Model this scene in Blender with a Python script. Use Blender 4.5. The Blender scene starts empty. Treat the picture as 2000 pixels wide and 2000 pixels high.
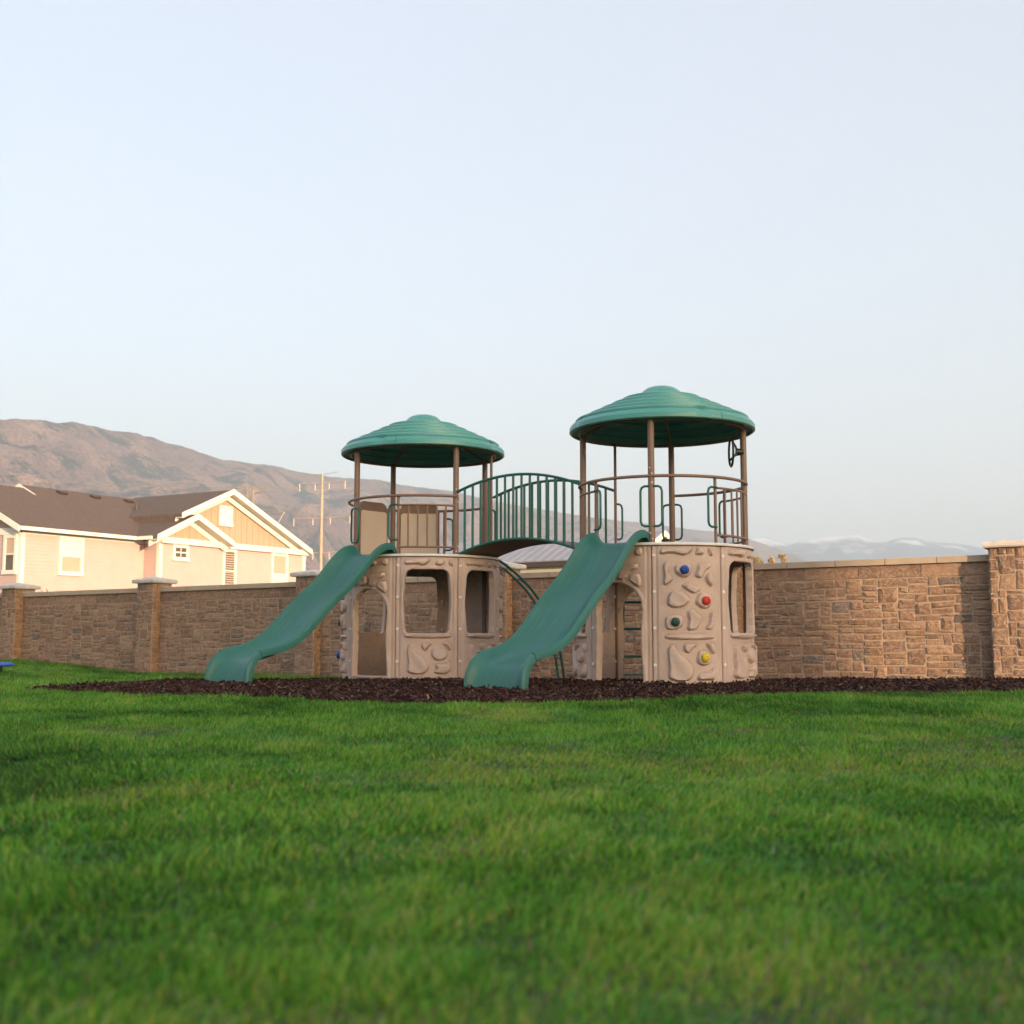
import bpy, bmesh, math, random
import numpy as np
from mathutils import Vector, Matrix, noise

random.seed(7)
RNG = np.random.default_rng(11)
R = math.radians
sc = bpy.context.scene
COL = sc.collection

# ------------------------------------------------------------------ camera
CAM_H = 0.50
PITCH = math.atan(240 / 2300)
cam_d = bpy.data.cameras.new('camera')
cam = bpy.data.objects.new('camera', cam_d)
COL.objects.link(cam)
cam.location = (0, 0, CAM_H)
cam.rotation_euler = (math.pi / 2 + PITCH, 0, 0)
cam_d.sensor_width = 36
cam_d.lens = 36 * 2300 / 2000
cam_d.clip_start = 0.05
cam_d.clip_end = 60000
cam_d.dof.use_dof = True
cam_d.dof.focus_distance = 12.6
cam_d.dof.aperture_fstop = 3.0
sc.camera = cam

# ------------------------------------------------------------------ light
SUN_AZ, SUN_EL = R(35), R(7)          # azimuth from "towards the camera", to the right
sun_dir = Vector((math.sin(SUN_AZ) * math.cos(SUN_EL), -math.cos(SUN_AZ) * math.cos(SUN_EL), math.sin(SUN_EL)))
sun_d = bpy.data.lights.new('sun', 'SUN')
sun_d.energy = 2.0
sun_d.angle = R(0.55)
sun_d.color = (1.0, 0.70, 0.42)
sun = bpy.data.objects.new('sun', sun_d)
COL.objects.link(sun)
sun.rotation_euler = (-sun_dir).to_track_quat('-Z', 'Y').to_euler()

world = bpy.data.worlds.new('World')
sc.world = world
world.use_nodes = True
wn, wl = world.node_tree.nodes, world.node_tree.links
wn.clear()
w_out = wn.new('ShaderNodeOutputWorld')
w_bg = wn.new('ShaderNodeBackground')
w_sky = wn.new('ShaderNodeTexSky')
w_sky.sky_type = 'NISHITA'
w_sky.sun_disc = False
w_sky.sun_elevation = SUN_EL
w_sky.sun_rotation = math.pi - SUN_AZ
w_sky.altitude = 850
w_sky.air_density = 1.0
w_sky.dust_density = 10.0
w_sky.ozone_density = 1.2
w_mix = wn.new('ShaderNodeMix')           # thin even veil of high cloud over the clear sky
w_mix.data_type = 'RGBA'
w_mix.inputs['Factor'].default_value = 0.33
w_mix.inputs['B'].default_value = (4.5, 4.45, 4.75, 1)
wl.new(w_sky.outputs['Color'], w_mix.inputs['A'])
wl.new(w_mix.outputs['Result'], w_bg.inputs['Color'])
w_bg.inputs['Strength'].default_value = 0.10
wl.new(w_bg.outputs['Background'], w_out.inputs['Surface'])

vs = sc.view_settings
vs.view_transform = 'Standard'
vs.look = 'None'
vs.exposure = 1.86
vs.gamma = 1.0
vs.use_curve_mapping = False
sc.render.engine = 'CYCLES'
sc.cycles.use_denoising = True
sc.cycles.max_bounces = 6
sc.cycles.diffuse_bounces = 2
sc.cycles.glossy_bounces = 2
sc.cycles.transmission_bounces = 2
sc.cycles.volume_bounces = 1
sc.cycles.adaptive_threshold = 0.015
sc.cycles.sample_clamp_indirect = 8


# ------------------------------------------------------------------ helpers
def new_mat(name):
    m = bpy.data.materials.new(name)
    m.use_nodes = True
    return m, m.node_tree.nodes, m.node_tree.links, m.node_tree.nodes['Principled BSDF']


def simple_mat(name, col, rough=0.6, var=0.10, scale=6.0, bump=0.0, bump_scale=60.0, spec=0.5, coat=0.0,
               stain=None, stain_scale=1.5):
    """base colour with mottling, optional stain colour, optional fine relief"""
    m, n, l, p = new_mat(name)
    tc = n.new('ShaderNodeTexCoord')
    nz = n.new('ShaderNodeTexNoise')
    nz.inputs['Scale'].default_value = scale
    nz.inputs['Detail'].default_value = 5
    l.new(tc.outputs['Object'], nz.inputs['Vector'])
    rp = n.new('ShaderNodeValToRGB')
    rp.color_ramp.elements[0].position = 0.3
    rp.color_ramp.elements[1].position = 0.7
    rp.color_ramp.elements[0].color = tuple(c * (1 - var) for c in col) + (1,)
    rp.color_ramp.elements[1].color = tuple(min(1, c * (1 + var)) for c in col) + (1,)
    l.new(nz.outputs['Fac'], rp.inputs['Fac'])
    out = rp.outputs['Color']
    if stain:
        n2 = n.new('ShaderNodeTexNoise')
        n2.inputs['Scale'].default_value = stain_scale
        n2.inputs['Detail'].default_value = 6
        n2.inputs['Roughness'].default_value = 0.65
        l.new(tc.outputs['Object'], n2.inputs['Vector'])
        mr = n.new('ShaderNodeMapRange')
        mr.inputs['From Min'].default_value = 0.5
        mr.inputs['From Max'].default_value = 0.75
        mr.inputs['To Max'].default_value = 0.6
        l.new(n2.outputs['Fac'], mr.inputs['Value'])
        mx = n.new('ShaderNodeMix')
        mx.data_type = 'RGBA'
        mx.inputs['B'].default_value = tuple(stain) + (1,)
        l.new(mr.outputs['Result'], mx.inputs['Factor'])
        l.new(out, mx.inputs['A'])
        out = mx.outputs['Result']
    l.new(out, p.inputs['Base Color'])
    p.inputs['Roughness'].default_value = rough
    p.inputs['Specular IOR Level'].default_value = spec
    if bump:
        nb = n.new('ShaderNodeTexNoise')
        nb.inputs['Scale'].default_value = bump_scale
        nb.inputs['Detail'].default_value = 6
        l.new(tc.outputs['Object'], nb.inputs['Vector'])
        b = n.new('ShaderNodeBump')
        b.inputs['Strength'].default_value = bump
        b.inputs['Distance'].default_value = 0.01
        l.new(nb.outputs['Fac'], b.inputs['Height'])
        l.new(b.outputs['Normal'], p.inputs['Normal'])
    return m


def attr_mat(name, rough=0.8, var=0.18, scale=30.0, bump=0.3, bump_scale=50.0, translucent=0.0, spec=0.3):
    """colour from the mesh attribute 'Col', broken up by noise"""
    m, n, l, p = new_mat(name)
    at = n.new('ShaderNodeAttribute')
    at.attribute_name = 'Col'
    out = at.outputs['Color']
    if var:
        tc = n.new('ShaderNodeTexCoord')
        nz = n.new('ShaderNodeTexNoise')
        nz.inputs['Scale'].default_value = scale
        nz.inputs['Detail'].default_value = 6
        nz.inputs['Roughness'].default_value = 0.65
        l.new(tc.outputs['Object'], nz.inputs['Vector'])
        mr = n.new('ShaderNodeMapRange')
        mr.inputs['From Min'].default_value = 0.3
        mr.inputs['From Max'].default_value = 0.7
        mr.inputs['To Min'].default_value = 1 - var
        mr.inputs['To Max'].default_value = 1 + var
        l.new(nz.outputs['Fac'], mr.inputs['Value'])
        mx = n.new('ShaderNodeVectorMath')
        mx.operation = 'SCALE'
        l.new(out, mx.inputs[0])
        l.new(mr.outputs['Result'], mx.inputs['Scale'])
        out = mx.outputs['Vector']
        if bump:
            nb = n.new('ShaderNodeTexNoise')
            nb.inputs['Scale'].default_value = bump_scale
            nb.inputs['Detail'].default_value = 8
            nb.inputs['Roughness'].default_value = 0.7
            l.new(tc.outputs['Object'], nb.inputs['Vector'])
            b = n.new('ShaderNodeBump')
            b.inputs['Strength'].default_value = bump
            b.inputs['Distance'].default_value = 0.02
            l.new(nb.outputs['Fac'], b.inputs['Height'])
            l.new(b.outputs['Normal'], p.inputs['Normal'])
    l.new(out, p.inputs['Base Color'])
    p.inputs['Roughness'].default_value = rough
    p.inputs['Specular IOR Level'].default_value = spec
    if translucent:
        tr = n.new('ShaderNodeBsdfTranslucent')
        l.new(out, tr.inputs['Color'])
        ms = n.new('ShaderNodeMixShader')
        ms.inputs['Fac'].default_value = translucent
        l.new(p.outputs['BSDF'], ms.inputs[1])
        l.new(tr.outputs['BSDF'], ms.inputs[2])
        l.new(ms.outputs['Shader'], n['Material Output'].inputs['Surface'])
    return m


def link(name, mesh, parent=None, mat=None):
    o = bpy.data.objects.new(name, mesh)
    COL.objects.link(o)
    if parent is not None:
        o.parent = parent
    if mat is not None and mesh is not None and not mesh.materials:
        mesh.materials.append(mat)
    return o


def empty(name, loc=(0, 0, 0), parent=None, rz=0.0):
    o = bpy.data.objects.new(name, None)
    o.empty_display_size = 0.2
    COL.objects.link(o)
    o.location = loc
    o.rotation_euler = (0, 0, rz)
    if parent is not None:
        o.parent = parent
    return o


def tag(o, label=None, cat=None, group=None, kind=None):
    if label:
        o['label'] = label
    if cat:
        o['category'] = cat
    if group:
        o['group'] = group
    if kind:
        o['kind'] = kind
    return o


class MB:
    """collects shapes and links them as one mesh object"""
    def __init__(self):
        self.v, self.f, self.c = [], [], []

    def add(self, verts, faces, col=None):
        b = len(self.v)
        self.v += [tuple(x) for x in verts]
        self.f += [tuple(i + b for i in f) for f in faces]
        self.c += [col or (1, 1, 1)] * len(faces)
        return self

    def box(self, a, b, M=None, col=None):
        (x0, y0, z0), (x1, y1, z1) = a, b
        vs_ = [(x0, y0, z0), (x1, y0, z0), (x1, y1, z0), (x0, y1, z0), (x0, y0, z1), (x1, y0, z1), (x1, y1, z1), (x0, y1, z1)]
        if M is not None:
            vs_ = [M @ Vector(p) for p in vs_]
        return self.add(vs_, [(3, 2, 1, 0), (4, 5, 6, 7), (0, 1, 5, 4), (1, 2, 6, 5), (2, 3, 7, 6), (3, 0, 4, 7)], col)

    def prism(self, poly, a, b):
        """polygon of 2-tuples -> points through a(p) and b(p)"""
        n = len(poly)
        vs_ = [a(p) for p in poly] + [b(p) for p in poly]
        fs = [tuple(range(n - 1, -1, -1)), tuple(range(n, 2 * n))]
        fs += [(i, (i + 1) % n, n + (i + 1) % n, n + i) for i in range(n)]
        return self.add(vs_, fs)

    def tube(self, pts, r, seg=10, closed=False, cap=True, flat=1.0):
        pts = [Vector(p) for p in pts]
        n = len(pts)
        rings = []
        prev = None
        for i, p in enumerate(pts):
            if closed:
                t = pts[(i + 1) % n] - pts[i - 1]
            else:
                t = pts[min(i + 1, n - 1)] - pts[max(i - 1, 0)]
            t.normalize()
            if prev is None:
                ref = Vector((0, 0, 1)) if abs(t.z) < 0.9 else Vector((0, 1, 0))
                u = t.cross(ref).normalized()
            else:
                u = (prev - t * prev.dot(t)).normalized()
            prev = u
            w = t.cross(u)
            rr = r[i] if isinstance(r, (list, tuple)) else r
            rings.append([p + u * (rr * math.cos(2 * math.pi * k / seg)) + w * (rr * flat * math.sin(2 * math.pi * k / seg)) for k in range(seg)])
        vs_ = [q for ring in rings for q in ring]
        fs = []
        for i in range(n if closed else n - 1):
            j = (i + 1) % n
            for k in range(seg):
                k2 = (k + 1) % seg
                fs.append((i * seg + k, i * seg + k2, j * seg + k2, j * seg + k))
        if cap and not closed:
            fs.append(tuple(range(seg - 1, -1, -1)))
            fs.append(tuple((n - 1) * seg + k for k in range(seg)))
        return self.add(vs_, fs)

    def mesh(self, name, mat=None, smooth=None, colors=False, fix=True):
        me = bpy.data.meshes.new(name)
        me.from_pydata(self.v, [], self.f)
        if fix:
            bm = bmesh.new()
            bm.from_mesh(me)
            bmesh.ops.recalc_face_normals(bm, faces=bm.faces)
            bm.to_mesh(me)
            bm.free()
        if colors:
            at = me.color_attributes.new('Col', 'FLOAT_COLOR', 'CORNER')
            arr = []
            for poly, c in zip(me.polygons, self.c):
                arr += (list(c[:3]) + [1.0]) * poly.loop_total
            at.data.foreach_set('color', arr)
        if smooth is not None:
            me.polygons.foreach_set('use_smooth', [True] * len(me.polygons))
            me.set_sharp_from_angle(angle=R(smooth))
        if mat:
            me.materials.append(mat)
        me.update()
        return me

    def build(self, name, mat, parent=None, smooth=None, colors=False):
        return link(name, self.mesh(name, mat, smooth, colors), parent)


def tri_mesh(name, verts, tris, cols=None, mat=None, smooth=False):
    """big triangle mesh straight from numpy arrays; cols per vertex"""
    me = bpy.data.meshes.new(name)
    nv, nt = len(verts), len(tris)
    me.vertices.add(nv)
    me.vertices.foreach_set('co', np.asarray(verts, dtype=np.float32).ravel())
    me.loops.add(nt * 3)
    me.loops.foreach_set('vertex_index', np.asarray(tris, dtype=np.int32).ravel())
    me.polygons.add(nt)
    me.polygons.foreach_set('loop_start', np.arange(0, nt * 3, 3, dtype=np.int32))
    me.polygons.foreach_set('loop_total', np.full(nt, 3, dtype=np.int32))
    if smooth:
        me.polygons.foreach_set('use_smooth', np.ones(nt, dtype=bool))
    me.update(calc_edges=True)
    if cols is not None:
        at = me.color_attributes.new('Col', 'FLOAT_COLOR', 'POINT')
        c4 = np.ones((nv, 4), dtype=np.float32)
        c4[:, :3] = cols
        at.data.foreach_set('color', c4.ravel())
    if mat:
        me.materials.append(mat)
    return me


def sstep(a, b, x):
    t = np.clip((np.asarray(x, dtype=float) - a) / (b - a), 0, 1)
    return t * t * (3 - 2 * t)


def vnoise(x, y, seed=0):
    """smooth value noise on arrays, about -1..1"""
    x, y = np.asarray(x, float), np.asarray(y, float)
    xi, yi = np.floor(x).astype(np.int64), np.floor(y).astype(np.int64)
    fx, fy = x - xi, y - yi
    fx, fy = fx * fx * (3 - 2 * fx), fy * fy * (3 - 2 * fy)

    def h(a, b):
        n = (a * 374761393 + b * 668265263 + seed * 974711) & 0xFFFFFFFF
        n = ((n ^ (n >> 13)) * 1274126177) & 0xFFFFFFFF
        n = n ^ (n >> 16)
        return (n & 0xFFFF) / 32767.5 - 1
    return (h(xi, yi) * (1 - fx) + h(xi + 1, yi) * fx) * (1 - fy) + (h(xi, yi + 1) * (1 - fx) + h(xi + 1, yi + 1) * fx) * fy


def fbm(x, y, seed=0, octv=4, gain=0.5):
    s, a, t = 0, 1.0, 0
    for k in range(octv):
        s = s + a * vnoise(x * 2 ** k + 17.3 * k, y * 2 ** k - 9.1 * k, seed + k)
        t += a
        a *= gain
    return s / t


def in_poly(x, y, poly):
    inside = np.zeros(np.shape(x), bool)
    n = len(poly)
    for i in range(n):
        (x0, y0), (x1, y1) = poly[i], poly[(i + 1) % n]
        if y0 == y1:
            continue
        c = ((y0 > y) != (y1 > y)) & (x < (x1 - x0) * (y - y0) / (y1 - y0) + x0)
        inside ^= c
    return inside


def poly_sdf(x, y, poly):
    d = np.full(np.shape(x), 1e9)
    n = len(poly)
    for i in range(n):
        (x0, y0), (x1, y1) = poly[i], poly[(i + 1) % n]
        ex, ey = x1 - x0, y1 - y0
        t = np.clip(((x - x0) * ex + (y - y0) * ey) / (ex * ex + ey * ey + 1e-12), 0, 1)
        d = np.minimum(d, np.hypot(x - x0 - t * ex, y - y0 - t * ey))
    return np.where(in_poly(x, y, poly), -d, d)


def rounded(poly, it=2):
    for _ in range(it):
        out = []
        n = len(poly)
        for i in range(n):
            a, b = poly[i], poly[(i + 1) % n]
            out.append((a[0] * .75 + b[0] * .25, a[1] * .75 + b[1] * .25))
            out.append((a[0] * .25 + b[0] * .75, a[1] * .25 + b[1] * .75))
        poly = out
    return poly


def spline(pts, n):
    """Catmull-Rom through pts -> n points"""
    P = [Vector(p) for p in pts]
    P = [P[0] * 2 - P[1]] + P + [P[-1] * 2 - P[-2]]
    out = []
    m = len(P) - 3
    for i in range(n):
        u = i / (n - 1) * m
        k = min(int(u), m - 1)
        t = u - k
        a, b, c, d = P[k:k + 4]
        out.append(0.5 * ((2 * b) + (c - a) * t + (2 * a - 5 * b + 4 * c - d) * t * t + (3 * b - a - 3 * c + d) * t ** 3))
    return out


# ------------------------------------------------------------------ ground
WALL0 = Vector((-10.07, 24.0, 0))
WE = Vector((0.8831, -0.4692, 0))          # along the wall, to the right
WN = Vector((0.4692, 0.8831, 0))           # away from the camera
BAY = 3.735
MULCH = rounded([(-4.24, 10.58), (-3.44, 9.89), (-2.05, 9.45), (-1.16, 8.89), (-.56, 8.62), (0, 8.50), (.57, 8.68), (1.18, 9.04),
                 (1.64, 9.45), (2.12, 10.05), (2.80, 10.3), (3.44, 10.3), (4.5, 10.25), (6.2, 10.2), (9.5, 9.9), (12, 12.3), (6.4, 15.3),
                 (2, 17.6), (-1.5, 19.4), (-3.4, 19.2), (-3.3, 16.0), (-3.6, 13.5), (-4.1, 12.0), (-4.6, 11.2)], 2)


def base_z(x, y):
    x, y = np.asarray(x, float), np.asarray(y, float)
    z = -0.165 * sstep(12.3, 15.6, y) - 0.05 * sstep(15.6, 20, y)
    z = z + 0.20 * sstep(-6.3, -10.0, x) * sstep(14, 19, y)
    z = z + 0.014 * fbm(x * 0.9, y * 0.9, 3, 3) + 0.007 * vnoise(x * 2.7, y * 2.7, 6)
    return z


def mulch_h(x, y):
    d = -poly_sdf(np.asarray(x, float), np.asarray(y, float), MULCH)
    return 0.016 * sstep(-0.02, 0.30, d) + np.where(d > 0, 0.020 * fbm(np.asarray(x) * 2.2, np.asarray(y) * 2.2, 9, 3) * sstep(0, .4, d), 0)


def grid_mesh(name, xs, ys, zf, mat):
    X, Y = np.meshgrid(xs, ys)
    Z = zf(X, Y)
    nx, ny = len(xs), len(ys)
    V = np.stack([X, Y, Z], -1).reshape(-1, 3)
    i = np.arange(nx - 1)[None, :] + np.arange(ny - 1)[:, None] * nx
    i = i.ravel()
    T = np.concatenate([np.stack([i, i + 1, i + nx + 1], 1), np.stack([i, i + nx + 1, i + nx], 1)])
    return tri_mesh(name, V, T, None, mat, True)


m_soil = simple_mat('lawn_soil', (0.036, 0.066, 0.014), 0.95, 0.35, 4, 0.6, 40, stain=(0.15, 0.12, 0.06), stain_scale=0.9)
m_far = simple_mat('far_field', (0.17, 0.14, 0.085), 0.95, 0.25, 0.01, 0, stain=(0.07, 0.10, 0.04), stain_scale=0.004)
xs = np.concatenate([np.linspace(-40, -12, 16, endpoint=False), np.linspace(-12, 12, 97), np.linspace(14, 60, 14)])
ys = np.concatenate([np.linspace(-60, 0, 18, endpoint=False), np.linspace(0, 26, 105), np.linspace(28, 40, 7)])
lawn = link('lawn', grid_mesh('lawn', xs, ys, base_z, m_soil))
tag(lawn, 'green lawn of soil and turf under the grass', kind='structure')
ground_bm = MB()
ground_bm.add([(-8800, -450, -0.62), (8800, -450, -0.62), (8800, 9400, -0.62), (-8800, 9400, -0.62)], [(0, 1, 2, 3)])
tag(ground_bm.build('ground', m_far), kind='structure')

# ------------------------------------------------------------------ materials of the things
m_tan = simple_mat('tan_plastic', (0.585, 0.440, 0.365), 0.55, 0.08, 3, 0.10, 180, stain=(0.45, 0.335, 0.275), stain_scale=2.6)
m_board = simple_mat('beige_board', (0.80, 0.64, 0.50), 0.5, 0.04, 3)
m_post = simple_mat('brown_steel', (0.245, 0.145, 0.098), 0.42, 0.05, 8, 0.03, 90)
m_green = simple_mat('green_plastic', (0.026, 0.145, 0.118), 0.36, 0.07, 2.5, 0.03, 140, stain=(0.04, 0.165, 0.145), stain_scale=1.4)
m_roof = simple_mat('skylit_roof_plastic', (0.085, 0.330, 0.290), 0.33, 0.05, 2.5, 0.03, 140, stain=(0.15, 0.38, 0.35), stain_scale=1.2)  # lighter copy of the slide plastic, with skylight put into the colour
m_rail = simple_mat('green_steel', (0.012, 0.120, 0.088), 0.35, 0.05, 9)
m_deck = simple_mat('pale_deck', (0.80, 0.77, 0.73), 0.5, 0.05, 6)
m_deckb = simple_mat('brown_deck', (0.10, 0.065, 0.05), 0.7, 0.1, 6)
m_bolt = simple_mat('white_bolt', (0.86, 0.83, 0.79), 0.35, 0.05, 40)
m_dark = simple_mat('dark_rubber', (0.016, 0.030, 0.026), 0.4, 0.05, 9)
_n, _l = m_green.node_tree.nodes, m_green.node_tree.links
_p = _n['Principled BSDF']
_src = _p.inputs['Base Color'].links[0].from_socket
_tc = _n.new('ShaderNodeTexCoord')
_mp = _n.new('ShaderNodeMapping')
_mp.inputs['Scale'].default_value = (38, 1.6, 2.0)
_l.new(_tc.outputs['Object'], _mp.inputs['Vector'])
_nz = _n.new('ShaderNodeTexNoise')
_nz.inputs['Scale'].default_value = 1.0
_nz.inputs['Detail'].default_value = 8
_nz.inputs['Roughness'].default_value = 0.7
_l.new(_mp.outputs['Vector'], _nz.inputs['Vector'])
_mr = _n.new('ShaderNodeMapRange')
_mr.inputs['From Min'].default_value, _mr.inputs['From Max'].default_value = 0.52, 0.80
_mr.inputs['To Max'].default_value = 0.55
_l.new(_nz.outputs['Fac'], _mr.inputs['Value'])
_mx = _n.new('ShaderNodeMix'); _mx.data_type = 'RGBA'
_mx.inputs['B'].default_value = (0.16, 0.27, 0.25, 1)      # scuffs worn along the slide
_l.new(_mr.outputs['Result'], _mx.inputs['Factor']); _l.new(_src, _mx.inputs['A'])
_l.new(_mx.outputs['Result'], _p.inputs['Base Color'])
_ra = _n.new('ShaderNodeMapRange')
_ra.inputs['To Min'].default_value, _ra.inputs['To Max'].default_value = 0.28, 0.62
_l.new(_nz.outputs['Fac'], _ra.inputs['Value']); _l.new(_ra.outputs['Result'], _p.inputs['Roughness'])
m_hold = {k: simple_mat('hold_' + k, c, 0.45, 0.06, 20) for k, c in dict(
    blue=(0.02, 0.07, 0.36), red=(0.62, 0.035, 0.03), green=(0.02, 0.075, 0.05), yellow=(0.72, 0.55, 0.02), amber=(0.62, 0.33, 0.02)).items()}

# ------------------------------------------------------------------ the playset
DR = 0.952                      # drum radius
DZ = 1.415                      # deck height
PW = 2 * math.pi * DR / 8       # panel arc width
A0 = 30.5                       # first seam, degrees


def pol(r, phi, z):
    a = R(phi)
    return Vector((r * math.sin(a), -r * math.cos(a), z))


def conv(polys, cx, wx, y0, y1):
    out = []
    for p in polys:
        out.append([((x - cx) / wx * PW, 1.42 * (y0 - y) / (y0 - y1)) for x, y in p])
    return out


def circle(cx, cy, r, n=14, j=0.0):
    return [(cx + r * (1 + j * random.uniform(-1, 1)) * math.cos(2 * math.pi * k / n), cy + r * (1 + j * random.uniform(-1, 1)) * math.sin(2 * math.pi * k / n)) for k in range(n)]


climb_shapes = conv([
    [(935, 225), (1180, 215), (1195, 245), (1150, 295), (1090, 295), (1010, 268), (925, 290), (918, 260)],
    [(1235, 220), (1290, 230), (1300, 290), (1215, 290), (1235, 258)],
    [(1345, 225), (1390, 250), (1385, 300), (1355, 295), (1345, 260)],
    [(950, 365), (1000, 355), (1005, 420), (985, 470), (1025, 530), (960, 580), (945, 560), (955, 480), (945, 420)],
    [(1050, 380), (1150, 365), (1195, 410), (1160, 490), (1120, 510), (1060, 480), (1040, 440)],
    [(1240, 365), (1360, 375), (1355, 410), (1300, 440), (1280, 510), (1225, 505), (1220, 470), (1240, 430)],
    [(1330, 460), (1372, 470), (1372, 595), (1345, 570), (1310, 520)],
    [(1095, 575), (1170, 560), (1200, 590), (1275, 600), (1215, 660), (1170, 640), (1120, 600)],
    [(1000, 640), (1045, 620), (1130, 660), (1170, 720), (1105, 785), (985, 780), (975, 710)],
    [(1250, 660), (1290, 640), (1370, 680), (1365, 760), (1300, 805), (1225, 760), (1220, 710)],
    [(965, 850), (1090, 845), (1110, 920), (1080, 980), (975, 995), (955, 940)],
    [(1150, 815), (1200, 800), (1230, 835), (1280, 870), (1250, 940), (1215, 990), (1150, 1000), (1140, 960), (1160, 900), (1145, 850)],
    [(1355, 820), (1382, 815), (1377, 990), (1300, 985), (1340, 930)],
    [(950, 1032), (1388, 1032), (1388, 1080), (950, 1080)],
    [(980, 1140), (1030, 1130), (1060, 1220), (1140, 1270), (1190, 1350), (1180, 1430), (1120, 1470), (970, 1450), (990, 1350), (975, 1220)],
    [(1110, 1115), (1220, 1115), (1225, 1140), (1170, 1170), (1150, 1215), (1110, 1180)],
    [(1290, 1115), (1390, 1110), (1390, 1220), (1350, 1200), (1330, 1150)],
    [(1230, 1190), (1300, 1180), (1350, 1230), (1340, 1310), (1270, 1325), (1215, 1290)],
    [(1240, 1395), (1330, 1390), (1390, 1330), (1390, 1460), (1330, 1450), (1220, 1460)],
], 1160, 630, 1500, 185)
window_shapes = conv([
    [(860, 385), (1105, 380), (1030, 465), (960, 440), (840, 450), (845, 410)],
    [(1150, 390), (1220, 400), (1215, 455), (1125, 455)],
    [(1260, 400), (1310, 440), (1310, 465), (1270, 460)],
    [(850, 1180), (1290, 1180), (1290, 1225), (850, 1225)],
    [(880, 1290), (930, 1290), (950, 1370), (1070, 1480), (1070, 1560), (1020, 1605), (870, 1590), (895, 1500), (880, 1400)],
    [(1005, 1270), (1120, 1280), (1070, 1310), (1045, 1365), (1010, 1320)],
    circle(1175, 1385, 76),
    [(1190, 1270), (1287, 1270), (1287, 1368), (1250, 1320)],
    [(1140, 1500), (1230, 1500), (1287, 1455), (1283, 1602), (1115, 1595), (1160, 1540), (1140, 1520)],
], 1060, 610, 1650, 345)
arch_shapes = conv([
    [(560, 390), (630, 392), (705, 368), (705, 422), (645, 440), (605, 525), (550, 515), (565, 450)],
    circle(480, 455, 55),
    [(655, 470), (722, 465), (724, 600), (690, 575), (640, 530)],
    [(690, 222), (738, 228), (732, 300), (690, 290)],
    [(560, 235), (625, 240), (632, 290), (565, 295)],
    [(420, 225), (510, 228), (530, 290), (470, 300), (410, 285)],
    [(335, 230), (385, 225), (390, 300), (335, 290)],
    [(340, 380), (415, 372), (410, 430), (370, 520), (335, 500)],
], 540, 520, 1500, 185)


def win_sdf(s, z):
    hw, z0, z1 = 0.272 + 0.010 * np.sin(z * 9.0), 0.52, 1.255
    cz, hh = (z0 + z1) / 2, (z1 - z0) / 2
    r = np.where(z > cz, 0.10, 0.04)
    qx, qz = np.abs(s) - hw + r, np.abs(z - cz) - hh + r
    return np.hypot(np.maximum(qx, 0), np.maximum(qz, 0)) + np.minimum(np.maximum(qx, qz), 0) - r


def arch_sdf(s, z):
    w = 0.268 + 0.010 * np.sin(z * 8.0 + 1)
    zc = 1.03 - 0.268
    box = np.maximum(np.abs(s) - w, 0.03 - z)
    return np.where(z > zc, np.hypot(s, z - zc) - 0.268 - 0.010 * np.sin(z * 8 + 1) * 0.5, box)


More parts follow.
